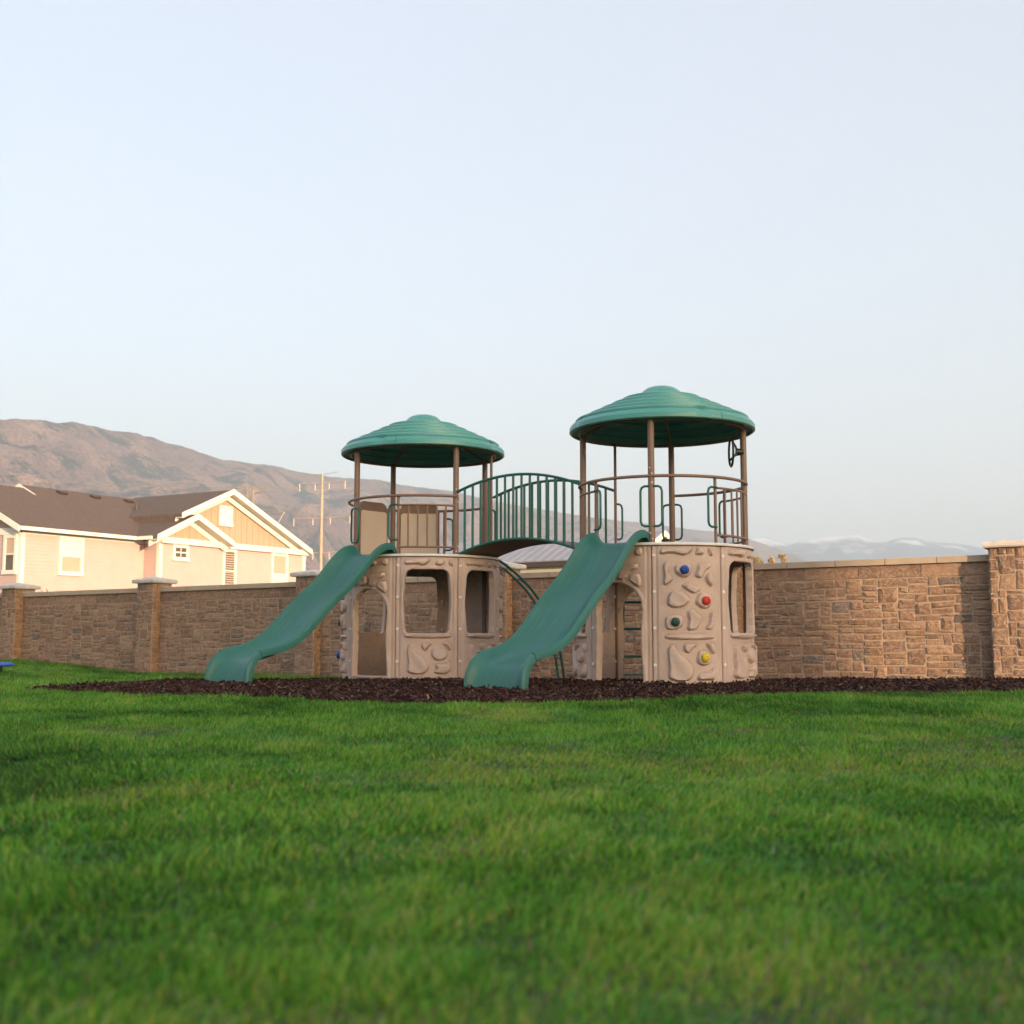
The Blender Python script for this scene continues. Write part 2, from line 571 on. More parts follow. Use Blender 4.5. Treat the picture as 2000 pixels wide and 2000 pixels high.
def panel_mesh(name, shapes, opening, mat):
    nx, nz = 74, 136
    s1 = np.linspace(-PW / 2 + 0.0015, PW / 2 - 0.0015, nx)
    z1 = np.linspace(-0.10, DZ - 0.022, nz)
    S, Z = np.meshgrid(s1, z1)
    cell = 0.0105
    if opening is not None:
        for _ in range(3):
            d = opening(S, Z)
            e = 1e-4
            gx = (opening(S + e, Z) - d) / e
            gz = (opening(S, Z + e) - d) / e
            m = (np.abs(d) < cell * 0.62)
            S = np.where(m, S - d * gx * 0.95, S)
            Z = np.where(m, Z - d * gz * 0.95, Z)
    H = np.zeros_like(S)
    crease = np.zeros_like(S)
    for p in shapes:
        d = poly_sdf(S, Z, rounded(p, 2))
        crease = np.maximum(crease, 0.008 * np.exp(-(np.maximum(d, 0) / 0.010) ** 2))
        H = np.maximum(H, 0.038 * sstep(-0.002, 0.012, -d) + 0.004 * np.sin(S * 30 + Z * 17) * sstep(0.01, 0.04, -d))
    H = H - np.where(H < 0.004, crease, 0) + 0.0035 * vnoise(S * 5, Z * 5, 4) + 0.0012 * vnoise(S * 40, Z * 40, 14)
    edge = PW / 2 - np.abs(S)
    H = np.where(edge < 0.062, H * sstep(0.03, 0.062, edge), H)
    H = H - 0.010 * sstep(0.062, 0.050, edge) + 0.006 * sstep(0.045, 0.032, edge) - 0.016 * sstep(0.010, 0.002, edge)
    keep = np.ones((nz - 1, nx - 1), bool)
    if opening is not None:
        d = opening(S, Z)
        H = H + 0.010 * sstep(0.045, 0.008, d) - 0.008 * sstep(0.008, 0.0, d)
        Sc = (S[1:, 1:] + S[:-1, :-1] + S[1:, :-1] + S[:-1, 1:]) / 4
        Zc = (Z[1:, 1:] + Z[:-1, :-1] + Z[1:, :-1] + Z[:-1, 1:]) / 4
        keep = opening(Sc, Zc) > 0
    A = S / DR
    inner = DR - 0.066
    Vo = np.stack([(DR + H) * np.sin(A), -(DR + H) * np.cos(A), Z], -1).reshape(-1, 3)
    dimple = 0.010 * (vnoise(S * 24, Z * 24, 8) > 0.62)
    Vi = np.stack([(inner + dimple) * np.sin(A), -(inner + dimple) * np.cos(A), Z], -1).reshape(-1, 3)
    off = len(Vo)
    ii = (np.arange(nx - 1)[None, :] + np.arange(nz - 1)[:, None] * nx)
    q = ii[keep]
    Q = np.stack([q, q + 1, q + nx + 1, q + nx], 1)
    faces = [tuple(f) for f in Q] + [(f[3] + off, f[2] + off, f[1] + off, f[0] + off) for f in Q]
    cnt = {}
    for f in Q:
        for a, b in ((f[0], f[1]), (f[1], f[2]), (f[2], f[3]), (f[3], f[0])):
            k = (min(a, b), max(a, b))
            cnt[k] = None if k in cnt else (a, b)
    for e in cnt.values():
        if e is not None:
            a, b = e
            faces.append((b, a, a + off, b + off))
    V = np.concatenate([Vo, Vi])
    used = np.unique(np.array([i for f in faces for i in f]))
    remap = -np.ones(len(V), int)
    remap[used] = np.arange(len(used))
    me = bpy.data.meshes.new(name)
    me.from_pydata(V[used].tolist(), [], [tuple(int(remap[i]) for i in f) for f in faces])
    me.polygons.foreach_set('use_smooth', [True] * len(me.polygons))
    me.set_sharp_from_angle(angle=R(50))
    me.materials.append(mat)
    return me


ME_CLIMB = panel_mesh('climbing_panel', climb_shapes, None, m_tan)
ME_WIN = panel_mesh('window_panel', window_shapes, win_sdf, m_tan)
ME_ARCH = panel_mesh('arch_panel', arch_shapes, arch_sdf, m_tan)


def hold_mesh(mat):
    b = MB()
    n = 14
    rows = []
    for rr, y in ((0.046, 0.0), (0.046, -0.022), (0.036, -0.040), (0.016, -0.046), (0.010, -0.034)):
        rows.append([(rr * math.cos(2 * math.pi * k / n) * (1 + .07 * math.sin(3 * k)), y, rr * math.sin(2 * math.pi * k / n) * (1 + .06 * math.cos(2 * k))) for k in range(n)])
    vs_ = [p for r_ in rows for p in r_]
    fs = [(i * n + k, i * n + (k + 1) % n, (i + 1) * n + (k + 1) % n, (i + 1) * n + k) for i in range(len(rows) - 1) for k in range(n)]
    fs.append(tuple((len(rows) - 1) * n + k for k in range(n)))
    b.add(vs_, fs)
    return b.mesh('climbing_hold', mat, smooth=50)


HOLDS = {k: hold_mesh(m) for k, m in m_hold.items()}

playset = empty('playground_playset', (0.3, 13.5, 0))
tag(playset, 'twin tower playground playset with two green slides and an arched bridge on dark mulch', 'playset')


def local(o, world_xyz):
    """place a part of the playset at a world position (the parent only translates)"""
    o.location = Vector(world_xyz) - Vector(playset.location)


def tower(cx, cy, posts, thin, kinds, hoops, rails, boards, handles, holds, roof_seam):
    T = empty('tower', parent=playset)
    local(T, (cx, cy, 0))
    # drum panels
    for k, kind in kinds.items():
        o = link({'c': 'climbing_panel', 'w': 'window_panel', 'a': 'arch_panel'}[kind], {'c': ME_CLIMB, 'w': ME_WIN, 'a': ME_ARCH}[kind], T)
        o.rotation_euler = (0, 0, R(A0 + 22.5 + 45 * k))
    for (ang, s, z, c) in holds:
        o = link('climbing_hold', HOLDS[c], T)
        a = ang + math.degrees(s / DR)
        o.location = pol(DR + 0.034, a, z)
        o.rotation_euler = (0, random.uniform(0, 3), R(a))
        o['label'] = c + ' climbing hold'
    # bolts along the seams: too small to single out
    b = MB()
    for k in range(8):
        for z in (0.20, 0.57, 0.935, 1.30):
            a = A0 + 45 * k + 1.6
            c = pol(DR - 0.004, a, z)
            u = pol(1, a, 0).normalized()
            b.tube([c - u * 0.01, c + u * 0.008], 0.017, 10)
            ci = pol(DR - 0.070, a, z)
            b.tube([ci, ci - u * 0.012], 0.016, 8)
    for a in posts:
        for z in (1.47, 1.53, 2.05, 2.14, 2.20):
            c = pol(0.88 + 0.034, a + random.choice((-0.7, 0.7)), z)
            u = pol(1, a, 0).normalized()
            b.tube([c - u * 0.004, c + u * 0.004], 0.007, 8)
    o = b.build('bolt_heads', m_bolt, T, 40)
    o['kind'] = 'stuff'
    # deck
    d = MB()
    n = 64
    prof = [(0.0, DZ - 0.02), (0.958, DZ - 0.02), (0.966, DZ - 0.012), (0.966, DZ + 0.002), (0.958, DZ + 0.010), (0.0, DZ + 0.010)]
    ring = lambda r, z: [tuple(pol(r, 360 * i / n, z)) for i in range(n)]
    vs_ = []
    for r_, z_ in prof[1:-1]:
        vs_ += ring(r_, z_)
    fs = [(j * n + i, j * n + (i + 1) % n, (j + 1) * n + (i + 1) % n, (j + 1) * n + i) for j in range(3) for i in range(n)]
    fs += [tuple(range(n - 1, -1, -1)), tuple(3 * n + i for i in range(n))]
    d.add(vs_, fs)
    dk = d.build('deck', m_deckb, T, 40)
    rm = MB()
    vs_ = [p for r_, z_ in ((0.967, DZ - 0.014), (0.976, DZ - 0.008), (0.976, DZ + 0.008), (0.967, DZ + 0.016), (0.945, DZ + 0.016), (0.945, DZ + 0.011)) for p in ring(r_, z_)]
    rm.add(vs_, [(j * n + i, j * n + (i + 1) % n, ((j + 1) % 6) * n + (i + 1) % n, ((j + 1) % 6) * n + i) for j in range(6) for i in range(n)])
    rm.build('deck_rim', m_deck, T, 40)
    # posts
    pm = MB().tube([(0, 0, -0.05), (0, 0, 2.72)], 0.0345, 16).mesh('post', m_post, smooth=50)
    tm = MB().tube([(0, 0, -0.05), (0, 0, 2.72)], 0.0165, 12).mesh('post', m_post, smooth=50)
    sm = MB().tube([(0, 0, DZ), (0, 0, 2.13)], 0.0165, 12).mesh('rail_post', m_post, smooth=50)
    for a in posts:
        link('post', pm, T).location = pol(0.88, a, 0)
    for a, full in thin:
        link('post' if full else 'rail_post', tm if full else sm, T).location = pol(0.88, a, 0)
    # hand rails
    for a0, a1 in hoops:
        k = int(abs(a1 - a0) / 4)
        b = MB().tube([pol(0.905, a0 + (a1 - a0) * i / k, 2.115) for i in range(k + 1)], 0.0165, 10)
        b.build('hand_rail', m_post, T, 50)
    for a0, a1 in rails:
        k = 10
        for z in (2.005, 1.515):
            MB().tube([pol(0.895, a0 + (a1 - a0) * i / k, z) for i in range(k + 1)], 0.0125, 8).build('rail_bar', m_post, T, 50)
        bm_ = MB().tube([(0, 0, 1.515), (0, 0, 2.005)], 0.0105, 8).mesh('baluster', m_post, smooth=50)
        for i in range(1, 6):
            link('baluster', bm_, T).location = pol(0.895, a0 + (a1 - a0) * i / 6, 0)
    # beige boards with brown frames
    for a0, a1 in boards:
        def sheet(r0, r1, z0, z1, inset, rad, n_=14):
            b_ = MB()
            ha, hz = (a1 - a0) / 2 - inset, (z1 - z0) / 2
            ac, zc = (a0 + a1) / 2, (z0 + z1) / 2
            out = []
            K = 0.88 * math.pi / 180
            for cxs, czs, st in ((1, 1, 0), (-1, 1, 90), (-1, -1, 180), (1, -1, 270)):
                for i in range(6):
                    t = R(st + 90 * i / 5)
                    out.append((ac + cxs * (ha - rad / K) + rad / K * math.cos(t), zc + czs * (hz - rad) + rad * math.sin(t)))
            # columns across so the sheet follows the curve of the deck
            xs_ = np.linspace(ac - ha, ac + ha, n_)
            def zlim(x):
                q = max(0.0, abs(x - ac) - (ha - rad / K)) * K
                dz = rad - math.sqrt(max(rad * rad - q * q, 0))
                return z0 + dz, z1 - dz
            vs2 = []
            for x in xs_:
                lo, hi = zlim(x)
                vs2 += [pol(r0, x, lo), pol(r0, x, hi), pol(r1, x, hi), pol(r1, x, lo)]
            fs2 = []
            for i in range(n_ - 1):
                for k2 in range(4):
                    fs2.append((4 * i + k2, 4 * i + (k2 + 1) % 4, 4 * i + 4 + (k2 + 1) % 4, 4 * i + 4 + k2))
            fs2 += [(0, 1, 2, 3), (4 * n_ - 1, 4 * n_ - 2, 4 * n_ - 3, 4 * n_ - 4)]
            return b_.add(vs2, fs2)
        sheet(0.885, 0.91, 1.43, 2.20, 2.2, 0.10).build('board_frame', m_post, T, 40)
        sheet(0.868, 0.886, 1.45, 2.08, 3.6, 0.02).build('board', m_board, T, 40)
    # handles
    hm = MB()
    hp = [(0, 0, 1.60), (0.07, 0, 1.60), (0.098, 0, 1.615), (0.11, 0, 1.65), (0.11, 0, 1.96), (0.098, 0, 1.995), (0.07, 0, 2.01), (0, 0, 2.01)]
    hm.tube(hp, 0.0125, 10)
    hme = hm.mesh('handle', m_rail, smooth=60)
    for a, side in handles:
        o = link('handle', hme, T)
        o.location = pol(0.90, a, 0)
        o.rotation_euler = (0, 0, R(a) + (0 if side > 0 else math.pi))
    # roof: four segments and a cap
    prof = [(1.000, 2.702), (1.012, 2.712), (1.011, 2.756), (0.992, 2.784), (0.945, 2.812)]
    z_, r_ = 2.812, 0.945
    for k in range(5):
        prof += [(r_ + 0.004, z_ + 0.012), (r_ + 0.002, z_ + 0.028), (r_ - 0.010, z_ + 0.036), (r_ - 0.116, z_ + 0.060), (r_ - 0.124, z_ + 0.058)]
        r_ -= 0.128
        z_ += 0.0605
    prof += [(0.275, z_ + 0.004)]
    inner_p = [(max(r2 - 0.022, 0.25), z2 - 0.020) for r2, z2 in prof[2:]][::-1] + [(0.978, 2.700)]
    loop = prof + inner_p
    for q in range(4):
        b = MB()
        n_ = 34
        am = roof_seam + 90 * q
        vs_ = []
        for i in range(n_ + 1):
            a = am + 0.13 + 89.74 * i / n_
            dent = math.exp(-((a - am - 78) / 1.6) ** 2)
            for j, (r2, z2) in enumerate(loop):
                rr, zz = r2, z2
                if 2 <= j <= 5:
                    rr -= 0.030 * dent
                    zz -= 0.012 * dent
                vs_.append(pol(rr, a, zz))
        L = len(loop)
        fs = [(i * L + j, i * L + (j + 1) % L, (i + 1) * L + (j + 1) % L, (i + 1) * L + j) for i in range(n_) for j in range(L)]
        fs += [tuple(range(L)), tuple(n_ * L + j for j in range(L - 1, -1, -1))]
        b.add(vs_, fs)
        b.build('roof_segment', m_roof, T, 28)
    b = MB()
    cp = [(0.318, 3.096), (0.322, 3.106), (0.312, 3.114), (0.245, 3.128), (0.228, 3.138), (0.205, 3.170), (0.165, 3.200), (0.115, 3.218), (0.06, 3.226), (0.012, 3.228)]
    n_ = 40
    vs_ = [pol(r2, 360 * i / n_, z2) for r2, z2 in cp for i in range(n_)]
    fs = [(j * n_ + i, j * n_ + (i + 1) % n_, (j + 1) * n_ + (i + 1) % n_, (j + 1) * n_ + i) for j in range(len(cp) - 1) for i in range(n_)]
    fs += [tuple(range(n_ - 1, -1, -1)), tuple((len(cp) - 1) * n_ + i for i in range(n_))]
    b.add(vs_, fs)
    b.build('roof_cap', m_roof, T, 35)
    # ring tube and arms under the roof
    b = MB().tube([pol(0.90, 10 * i, 2.705) for i in range(36)], 0.014, 8, closed=True)
    b.build('roof_ring', m_post, T, 50)
    am_ = MB().tube([(0, 0, 2.70), (0, 0.08, 2.745), (0, 0.45, 2.93), (0, 0.86, 3.09)], 0.013, 8).mesh('roof_rib', m_post, smooth=50)
    for a in posts:
        o = link('roof_rib', am_, T)
        o.location = pol(0.88, a, 0)
        o.rotation_euler = (0, 0, R(a))
    return T


RT = (1.645, 12.80)
LT = (-1.105, 14.50)
tower_r = tower(RT[0], RT[1], posts=(75.5, 165.5, 255.5, 345.5), thin=((210.5, True), (300.5, False), (30.5, False), (120.5, False)),
                kinds={0: 'w', 1: 'w', 2: 'w', 3: 'a', 4: 'w', 5: 'w', 6: 'a', 7: 'c'},
                hoops=((255.5, 345.5), (345.5, 435.5), (75.5, 165.5)),
                rails=((257, 299), (31.5, 74), (77, 119)), boards=(),
                handles=((300.5, 1), (345.5, 1), (345.5, -1), (30.5, -1), (165.5, 1), (165.5, -1), (210.5, -1), (120.5, 1)),
                holds=((353 + 15, -0.05 + 0.00, 1.150, 'blue'), (8, 0.165, 0.842, 'red'), (8, -0.145, 0.628, 'green'), (8, 0.145, 0.275, 'yellow')),
                roof_seam=30.5)
tower_l = tower(LT[0], LT[1], posts=(30.5, 120.5, 210.5, 300.5), thin=((75.5, True), (345.5, False), (165.5, False)),
                kinds={0: 'w', 1: 'c', 2: 'c', 3: 'w', 4: 'w', 5: 'c', 6: 'a', 7: 'w'},
                hoops=((300.5, 390.5), (120.5, 210.5), (210.5, 300.5)),
                rails=((346.5, 389),), boards=((168, 207), (213, 250)),
                handles=((300.5, 1), (300.5, -1), (345.5, -1), (165.5, -1), (120.5, 1), (75.5, 1)),
                holds=((278 - 360, 0.06, 0.96, 'amber'), (278 - 360, -0.16, 0.65, 'green'), (278 - 360, 0.05, 0.26, 'blue'), (143, 0.1, 0.7, 'red')),
                roof_seam=-14.5)

# steering wheel on the right tower
sw = MB()
sw.tube([(0.155 * math.cos(2 * math.pi * k / 28), 0, 0.155 * math.sin(2 * math.pi * k / 28)) for k in range(28)], 0.0125, 10, closed=True)
for k in range(3):
    a = R(90 + 120 * k)
    sw.tube([(0.148 * math.cos(a), 0, 0.148 * math.sin(a)), (0.06 * math.cos(a), 0.05, 0.06 * math.sin(a)), (0, 0.065, 0)], 0.012, 8)
sw.tube([(0, 0.05, 0), (0, 0.13, 0)], [0.045, 0.03], 12)
o = sw.build('steering_wheel', m_dark, tower_r, 50)
o.location = pol(0.88, 75.5, 2.46) + Vector((-0.135, -0.02, 0))
o.rotation_euler = (0, 0, R(-90 - 2))

# bridge
bridge = empty('arched_bridge', parent=playset)
local(bridge, (0, 0, 0))
PL1 = Vector((LT[0], LT[1], 0)) + pol(0.905, 30.5, 0)
PL2 = Vector((LT[0], LT[1], 0)) + pol(0.905, 75.5, 0)
PR1 = Vector((RT[0], RT[1], 0)) + pol(0.905, 255.5, 0)
PR2 = Vector((RT[0], RT[1], 0)) + pol(0.905, 210.5, 0)


def arch_z(t):
    return 0.165 * 4 * t * (1 - t)


for a_, b_ in ((PL1, PR1), (PL2, PR2)):
    for z in (1.425, 2.165):
        MB().tube([a_.lerp(b_, i / 24) + Vector((0, 0, z + arch_z(i / 24))) for i in range(25)], 0.0165, 10).build('bridge_rail', m_rail, bridge, 50)
    bme = MB().tube([(0, 0, 0), (0, 0, 0.74)], 0.0145, 8).mesh('baluster', m_rail, smooth=50)
    for i in range(1, 15):
        t = i / 15
        o = link('baluster', bme, bridge)
        o.location = a_.lerp(b_, t) + Vector((0, 0, 1.425 + arch_z(t)))
m_plank = simple_mat('bridge_plank', (0.20, 0.125, 0.085), 0.6, 0.08, 5)
npl = 9
for k in range(npl):
    t0, t1 = 0.005 + (k + 0.02) / npl * 0.99, 0.005 + (k + 0.98) / npl * 0.99
    b = MB()
    q = []
    for dz in (-0.014, 0.010):
        for t, (A_, B_) in ((t0, (PL1, PR1)), (t1, (PL1, PR1)), (t1, (PL2, PR2)), (t0, (PL2, PR2))):
            p = A_.lerp(B_, t)
            c = (PL1.lerp(PR1, t) + PL2.lerp(PR2, t)) / 2
            p = c + (p - c) * 0.955
            q.append(p + Vector((0, 0, 1.425 + arch_z(t) + dz)))
    b.add(q, [(3, 2, 1, 0), (4, 5, 6, 7), (0, 1, 5, 4), (1, 2, 6, 5), (2, 3, 7, 6), (3, 0, 4, 7)])
    b.build('bridge_plank', m_plank, bridge)


# slides
def slide(cx, cy, phi, foot_drop):
    S = empty('slide', parent=playset)
    local(S, Vector((cx, cy, 0)) + pol(0.90, phi, 0))
    S.rotation_euler = (0, 0, R(phi))          # local -Y runs down the slide
    prof = [(-0.10, 1.40), (-0.02, 1.435), (0.07, 1.432), (0.17, 1.385), (0.30, 1.275), (0.46, 1.115), (0.64, 0.965), (0.84, 0.835), (1.02, 0.70),
            (1.20, 0.545), (1.38, 0.415), (1.56, 0.325), (1.72, 0.275), (1.84, 0.25), (1.93, 0.215), (1.995, 0.14), (2.035, 0.05), (2.06, -0.07)]
    pts = spline([(0, -t, z) for t, z in prof], 70)
    n = len(pts)

    def section(h, lip, w):
        top = [(w + 0.052, h - lip), (w + 0.054, h - 0.02), (w + 0.045, h - 0.003), (w + 0.028, h + 0.006), (w + 0.010, h), (w - 0.004, h - 0.022),
               (w - 0.030, h * 0.45), (w - 0.060, 0.026), (w - 0.105, 0.008), (w - 0.17, 0.002)]
        up = [(-a, b) for a, b in top] + [(0, 0.0)] + [(a, b) for a, b in top[::-1]]
        und = [(w + 0.040, h - lip), (w + 0.030, h - 0.03), (w + 0.014, h - 0.022), (w - 0.018, h * 0.4 - 0.008), (w - 0.058, -0.002), (w - 0.12, -0.018)]
        lo = [(a, b) for a, b in und] + [(-a, b) for a, b in und[::-1]]
        return up + lo

    def sweep(i0, i1, name, grow):
        b = MB()
        L = None
        vs_ = []
        for i in range(i0, i1 + 1):
            p = pts[i]
            t = (pts[min(i + 1, n - 1)] - pts[max(i - 1, 0)]).normalized()
            nrm = Vector((0, t.z, -t.y))
            if nrm.z < 0:
                nrm = -nrm
            if i > n * 0.8:
                nrm = Vector((0, -abs(nrm.y), nrm.z)) if t.z < 0 else nrm
            u = i / (n - 1)
            h = 0.115 - 0.03 * sstep(0.30, 0.5, u) + 0.03 * sstep(0.55, 0.8, u) - 0.04 * sstep(0.86, 1, u)
            h -= 0.085 * sstep(0.07, 0.0, u)
            lip = 0.075
            w = 0.272 + 0.018 * sstep(0.75, 0.95, u) + grow
            sec = section(float(h) + grow, lip, float(w))
            L = len(sec)
            for v_, h_ in sec:
                vs_.append(p + Vector((v_, 0, 0)) + nrm * h_)
        m = i1 - i0
        fs = [(i * L + j, i * L + (j + 1) % L, (i + 1) * L + (j + 1) % L, (i + 1) * L + j) for i in range(m) for j in range(L)]
        b.add(vs_, fs)
        # end caps as strips between upper and lower skin
        for base in (0, m * L):
            up_n = 21
            b.f.append(tuple(base + j for j in range(L)))
            b.c.append((1, 1, 1))
        return b.build(name, m_green, S, 40)

    cut = int(n * 0.79)
    sweep(0, cut, 'chute', 0.0)
    sweep(cut, n - 1, 'exit_section', -0.006)
    return S


slide_r = slide(RT[0], RT[1], -37.0, 0)
slide_l = slide(LT[0], LT[1], -37.0, 0)

# ladder at the back of the right tower
lad = empty('ladder', parent=playset)
local(lad, Vector((RT[0], RT[1], 0)) + pol(0.985, 188, 0))
lad.rotation_euler = (0, 0, R(188))
for s in (-1, 1):
    MB().tube([(0.20 * s, -0.16, -0.05), (0.20 * s, -0.10, 0.5), (0.20 * s, -0.02, 1.30), (0.20 * s, 0.05, 1.41)], 0.0165, 10).build('ladder_rail', m_rail, lad, 50)
for z, y in ((0.03, -0.155), (0.25, -0.13), (0.57, -0.095), (0.88, -0.062), (1.16, -0.035)):
    MB().tube([(-0.20, y, z), (0.20, y, z)], 0.0165, 10).build('rung', m_rail, lad, 50)

# curved climber at the right of the left tower
clm = empty('curved_climber', parent=playset)
local(clm, (LT[0], LT[1], 0))
clm.rotation_euler = (0, 0, R(98))
cpts = [(0.94, 1.40), (1.06, 1.315), (1.20, 1.19), (1.35, 1.03), (1.50, 0.80), (1.62, 0.52), (1.69, 0.26), (1.74, -0.08)]
for s in (-1, 1):
    MB().tube(spline([(0.20 * s, -r_, z_) for r_, z_ in cpts], 30), 0.0165, 10).build('climber_rail', m_rail, clm, 50)
for r_, z_ in ((1.20, 1.19), (1.44, 0.90), (1.62, 0.52), (1.70, 0.22)):
    MB().tube([(-0.20, -r_, z_), (0.20, -r_, z_)], 0.0125, 8).build('rung', m_rail, clm, 50)

# ------------------------------------------------------------------ boundary wall
m_stone = attr_mat('wall_stone', 0.9, 0.26, 16, 0.9, 22)
m_mortar = simple_mat('wall_mortar', (0.41, 0.305, 0.22), 0.95, 0.18, 14, 0.5, 50, stain=(0.28, 0.20, 0.14), stain_scale=3)
m_cope = simple_mat('coping_concrete', (0.43, 0.335, 0.25), 0.85, 0.08, 5, 0.2, 90)
m_cap = simple_mat('cap_stone', (0.60, 0.55, 0.50), 0.9, 0.10, 9, 0.6, 60)
_n, _l = m_stone.node_tree.nodes, m_stone.node_tree.links
_p = _n['Principled BSDF']
_src = _p.inputs['Base Color'].links[0].from_socket
_tc = _n.new('ShaderNodeTexCoord')
_mp = _n.new('ShaderNodeMapping')
_mp.inputs['Scale'].default_value = (1, 1, 1.8)
_l.new(_tc.outputs['Object'], _mp.inputs['Vector'])
_nz = _n.new('ShaderNodeTexNoise')
_nz.inputs['Scale'].default_value = 6.5
_nz.inputs['Detail'].default_value = 7
_nz.inputs['Roughness'].default_value = 0.6
_nz.inputs['Distortion'].default_value = 0.8
_l.new(_mp.outputs['Vector'], _nz.inputs['Vector'])
_m1 = _n.new('ShaderNodeMath'); _m1.operation = 'SUBTRACT'; _m1.inputs[1].default_value = 0.52
_l.new(_nz.outputs['Fac'], _m1.inputs[0])
_m2 = _n.new('ShaderNodeMath'); _m2.operation = 'ABSOLUTE'
_l.new(_m1.outputs[0], _m2.inputs[0])
_mr = _n.new('ShaderNodeMapRange')
_mr.inputs['From Max'].default_value = 0.028
_mr.inputs['To Min'].default_value = 0.8
_mr.inputs['To Max'].default_value = 0.0
_l.new(_m2.outputs[0], _mr.inputs['Value'])
_mx = _n.new('ShaderNodeMix'); _mx.data_type = 'RGBA'
_mx.inputs['B'].default_value = (0.48, 0.35, 0.25, 1)      # pale streaks in the cast stone
_l.new(_mr.outputs['Result'], _mx.inputs['Factor'])
_l.new(_src, _mx.inputs['A'])
_l.new(_mx.outputs['Result'], _p.inputs['Base Color'])
SLOPE = 0.0104
WTOP0 = 1.39 - 1.05 * 0.039      # coping top at u = 0
wall = empty('stone_wall', tuple(WALL0))
tag(wall, 'long brown stone boundary wall with pillars and pale coping behind the playset', 'wall')
WM = Matrix(((WE.x, WN.x, 0, 0), (WE.y, WN.y, 0, 0), (SLOPE, 0, 1, 0), (0, 0, 0, 1)))   # local (along, away, up) incl. the fall


def shade_col(kind=None):
    base = np.array(random.choice([(0.275, 0.170, 0.115), (0.255, 0.158, 0.108), (0.295, 0.182, 0.120), (0.265, 0.165, 0.116), (0.315, 0.200, 0.135), (0.24, 0.152, 0.110)]))
    r = random.random()
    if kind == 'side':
        base = np.array((0.36, 0.20, 0.10))  # warm light on right-hand pillar faces, painted into the stone colour
    elif r < 0.07:
        base = np.array((0.175, 0.135, 0.115))
    return tuple(base * random.uniform(0.84, 1.16))


def stone_geo(b, x0, x1, z0, z1, flip, smooth_face=False, kind=None):
    """one rough block; flip maps (x, out, z) to local wall coordinates"""
    gap = 0.0035 if not smooth_face else 0.002
    x0, x1, z0, z1 = x0 + gap, x1 - gap, z0 + gap, z1 - gap
    w, h = x1 - x0, z1 - z0
    j = min(w, h) * (0.16 if not smooth_face else 0.015)
    rj = lambda s=1.0: random.uniform(-j, j) * 0.6 * s
    c = min(w, h) * (random.uniform(0.05, 0.14) if not smooth_face else 0.02)
    pts = [(x0 + c, z0), ((x0 + x1) / 2, z0), (x1 - c, z0), (x1, z0 + c), (x1, z1 - c), (x1 - c, z1), ((x0 + x1) / 2, z1), (x0 + c, z1), (x0, z1 - c), (x0, z0 + c)]
    pts = [(min(max(p + rj(), x0), x1), min(max(q + rj(0.8), z0), z1)) for p, q in pts]
    if not smooth_face:
        pts = [(p + 0.016 * float(vnoise(p * 5, q * 5, 71)), q + 0.013 * float(vnoise(p * 4, q * 6, 72))) for p, q in pts]
    cx, cz = sum(p for p, q in pts) / len(pts), sum(q for p, q in pts) / len(pts)
    dep = random.uniform(0.007, 0.024) if not smooth_face else 0.012
    n = len(pts)
    vs_ = [flip(p, -0.02, q) for p, q in pts]
    vs_ += [flip(p, dep * (random.uniform(0.5, 1.0) if not smooth_face else 0.9), q) for p, q in [(cx + (p - cx) * (1 - min(0.007 / max(w / 2, .02), .4)), cz + (q - cz) * (1 - min(0.007 / max(h / 2, .02), .4))) for p, q in pts]]
    k = 0.5
    vs_ += [flip(cx + (p - cx) * k, dep * (random.uniform(0.75, 1.25) if not smooth_face else 1.0), cz + (q - cz) * k) for p, q in pts]
    fs = []
    for i in range(n):
        i2 = (i + 1) % n
        fs.append((i, i2, n + i2, n + i))
        fs.append((n + i, n + i2, 2 * n + i2, 2 * n + i))
    fs.append(tuple(2 * n + i for i in range(n)))
    b.add(vs_, fs, shade_col(kind))


def pack(width, height, cell=0.042, narrow=False):
    """random rubble ashlar filling a rectangle"""
    nx, nz = max(1, round(width / cell)), max(1, round(height / cell))
    cx, cz = width / nx, height / nz
    occ = np.zeros((nz, nx), bool)
    out = []
    for k in range(nz):
        for i in range(nx):
            if occ[k, i]:
                continue
            run = 0
            while i + run < nx and not occ[k, i + run]:
                run += 1
            h = random.choices([1, 2, 3, 4, 5], [0.9, 4, 4, 1.8, 0.6])[0]
            w = random.choices([3, 4, 5, 6, 7, 8, 10], [1.6, 2.2, 2.6, 2.4, 2.0, 1.4, 0.9])[0] if not narrow else random.choice([2, 3, 4])
            w = max(w, h + 1 if not narrow else 2)
            w_ = min(w, run)
            if run - w_ < (3 if not narrow else 2):
                w_ = run if run <= 11 else w_ - 3
            h_ = 1
            while k + h_ < nz and h_ < h and not occ[k + h_, i:i + w_].any():
                h_ += 1
            if nz - k - h_ == 1:
                h_ += 1
                if occ[k + h_ - 1, i:i + w_].any():
                    h_ -= 1
            occ[k:k + h_, i:i + w_] = True
            out.append((i * cx, (i + w_) * cx, k * cz, (k + h_) * cz))
    return out


def px_of(p):
    v = Vector(p) - cam.location
    d = v.y * math.cos(PITCH) + v.z * math.sin(PITCH)
    return 1000 + v.x / d * 2300, 1000 - (-v.y * math.sin(PITCH) + v.z * math.cos(PITCH)) / d * 2300, d


PWID, PROT, BACK = 0.40, 0.20, 0.28
stones = []       # (score, parent, MB)


def loc(x, y, z):
    return WM @ Vector((x, y, z))


def world_of(x, y, z):
    return Vector(WALL0) + loc(x, y, z)


def hidden(px, py):
    # behind the drums
    return (1130 < px < 1460 and py > 1060) or (680 < px < 970 and py > 1085)


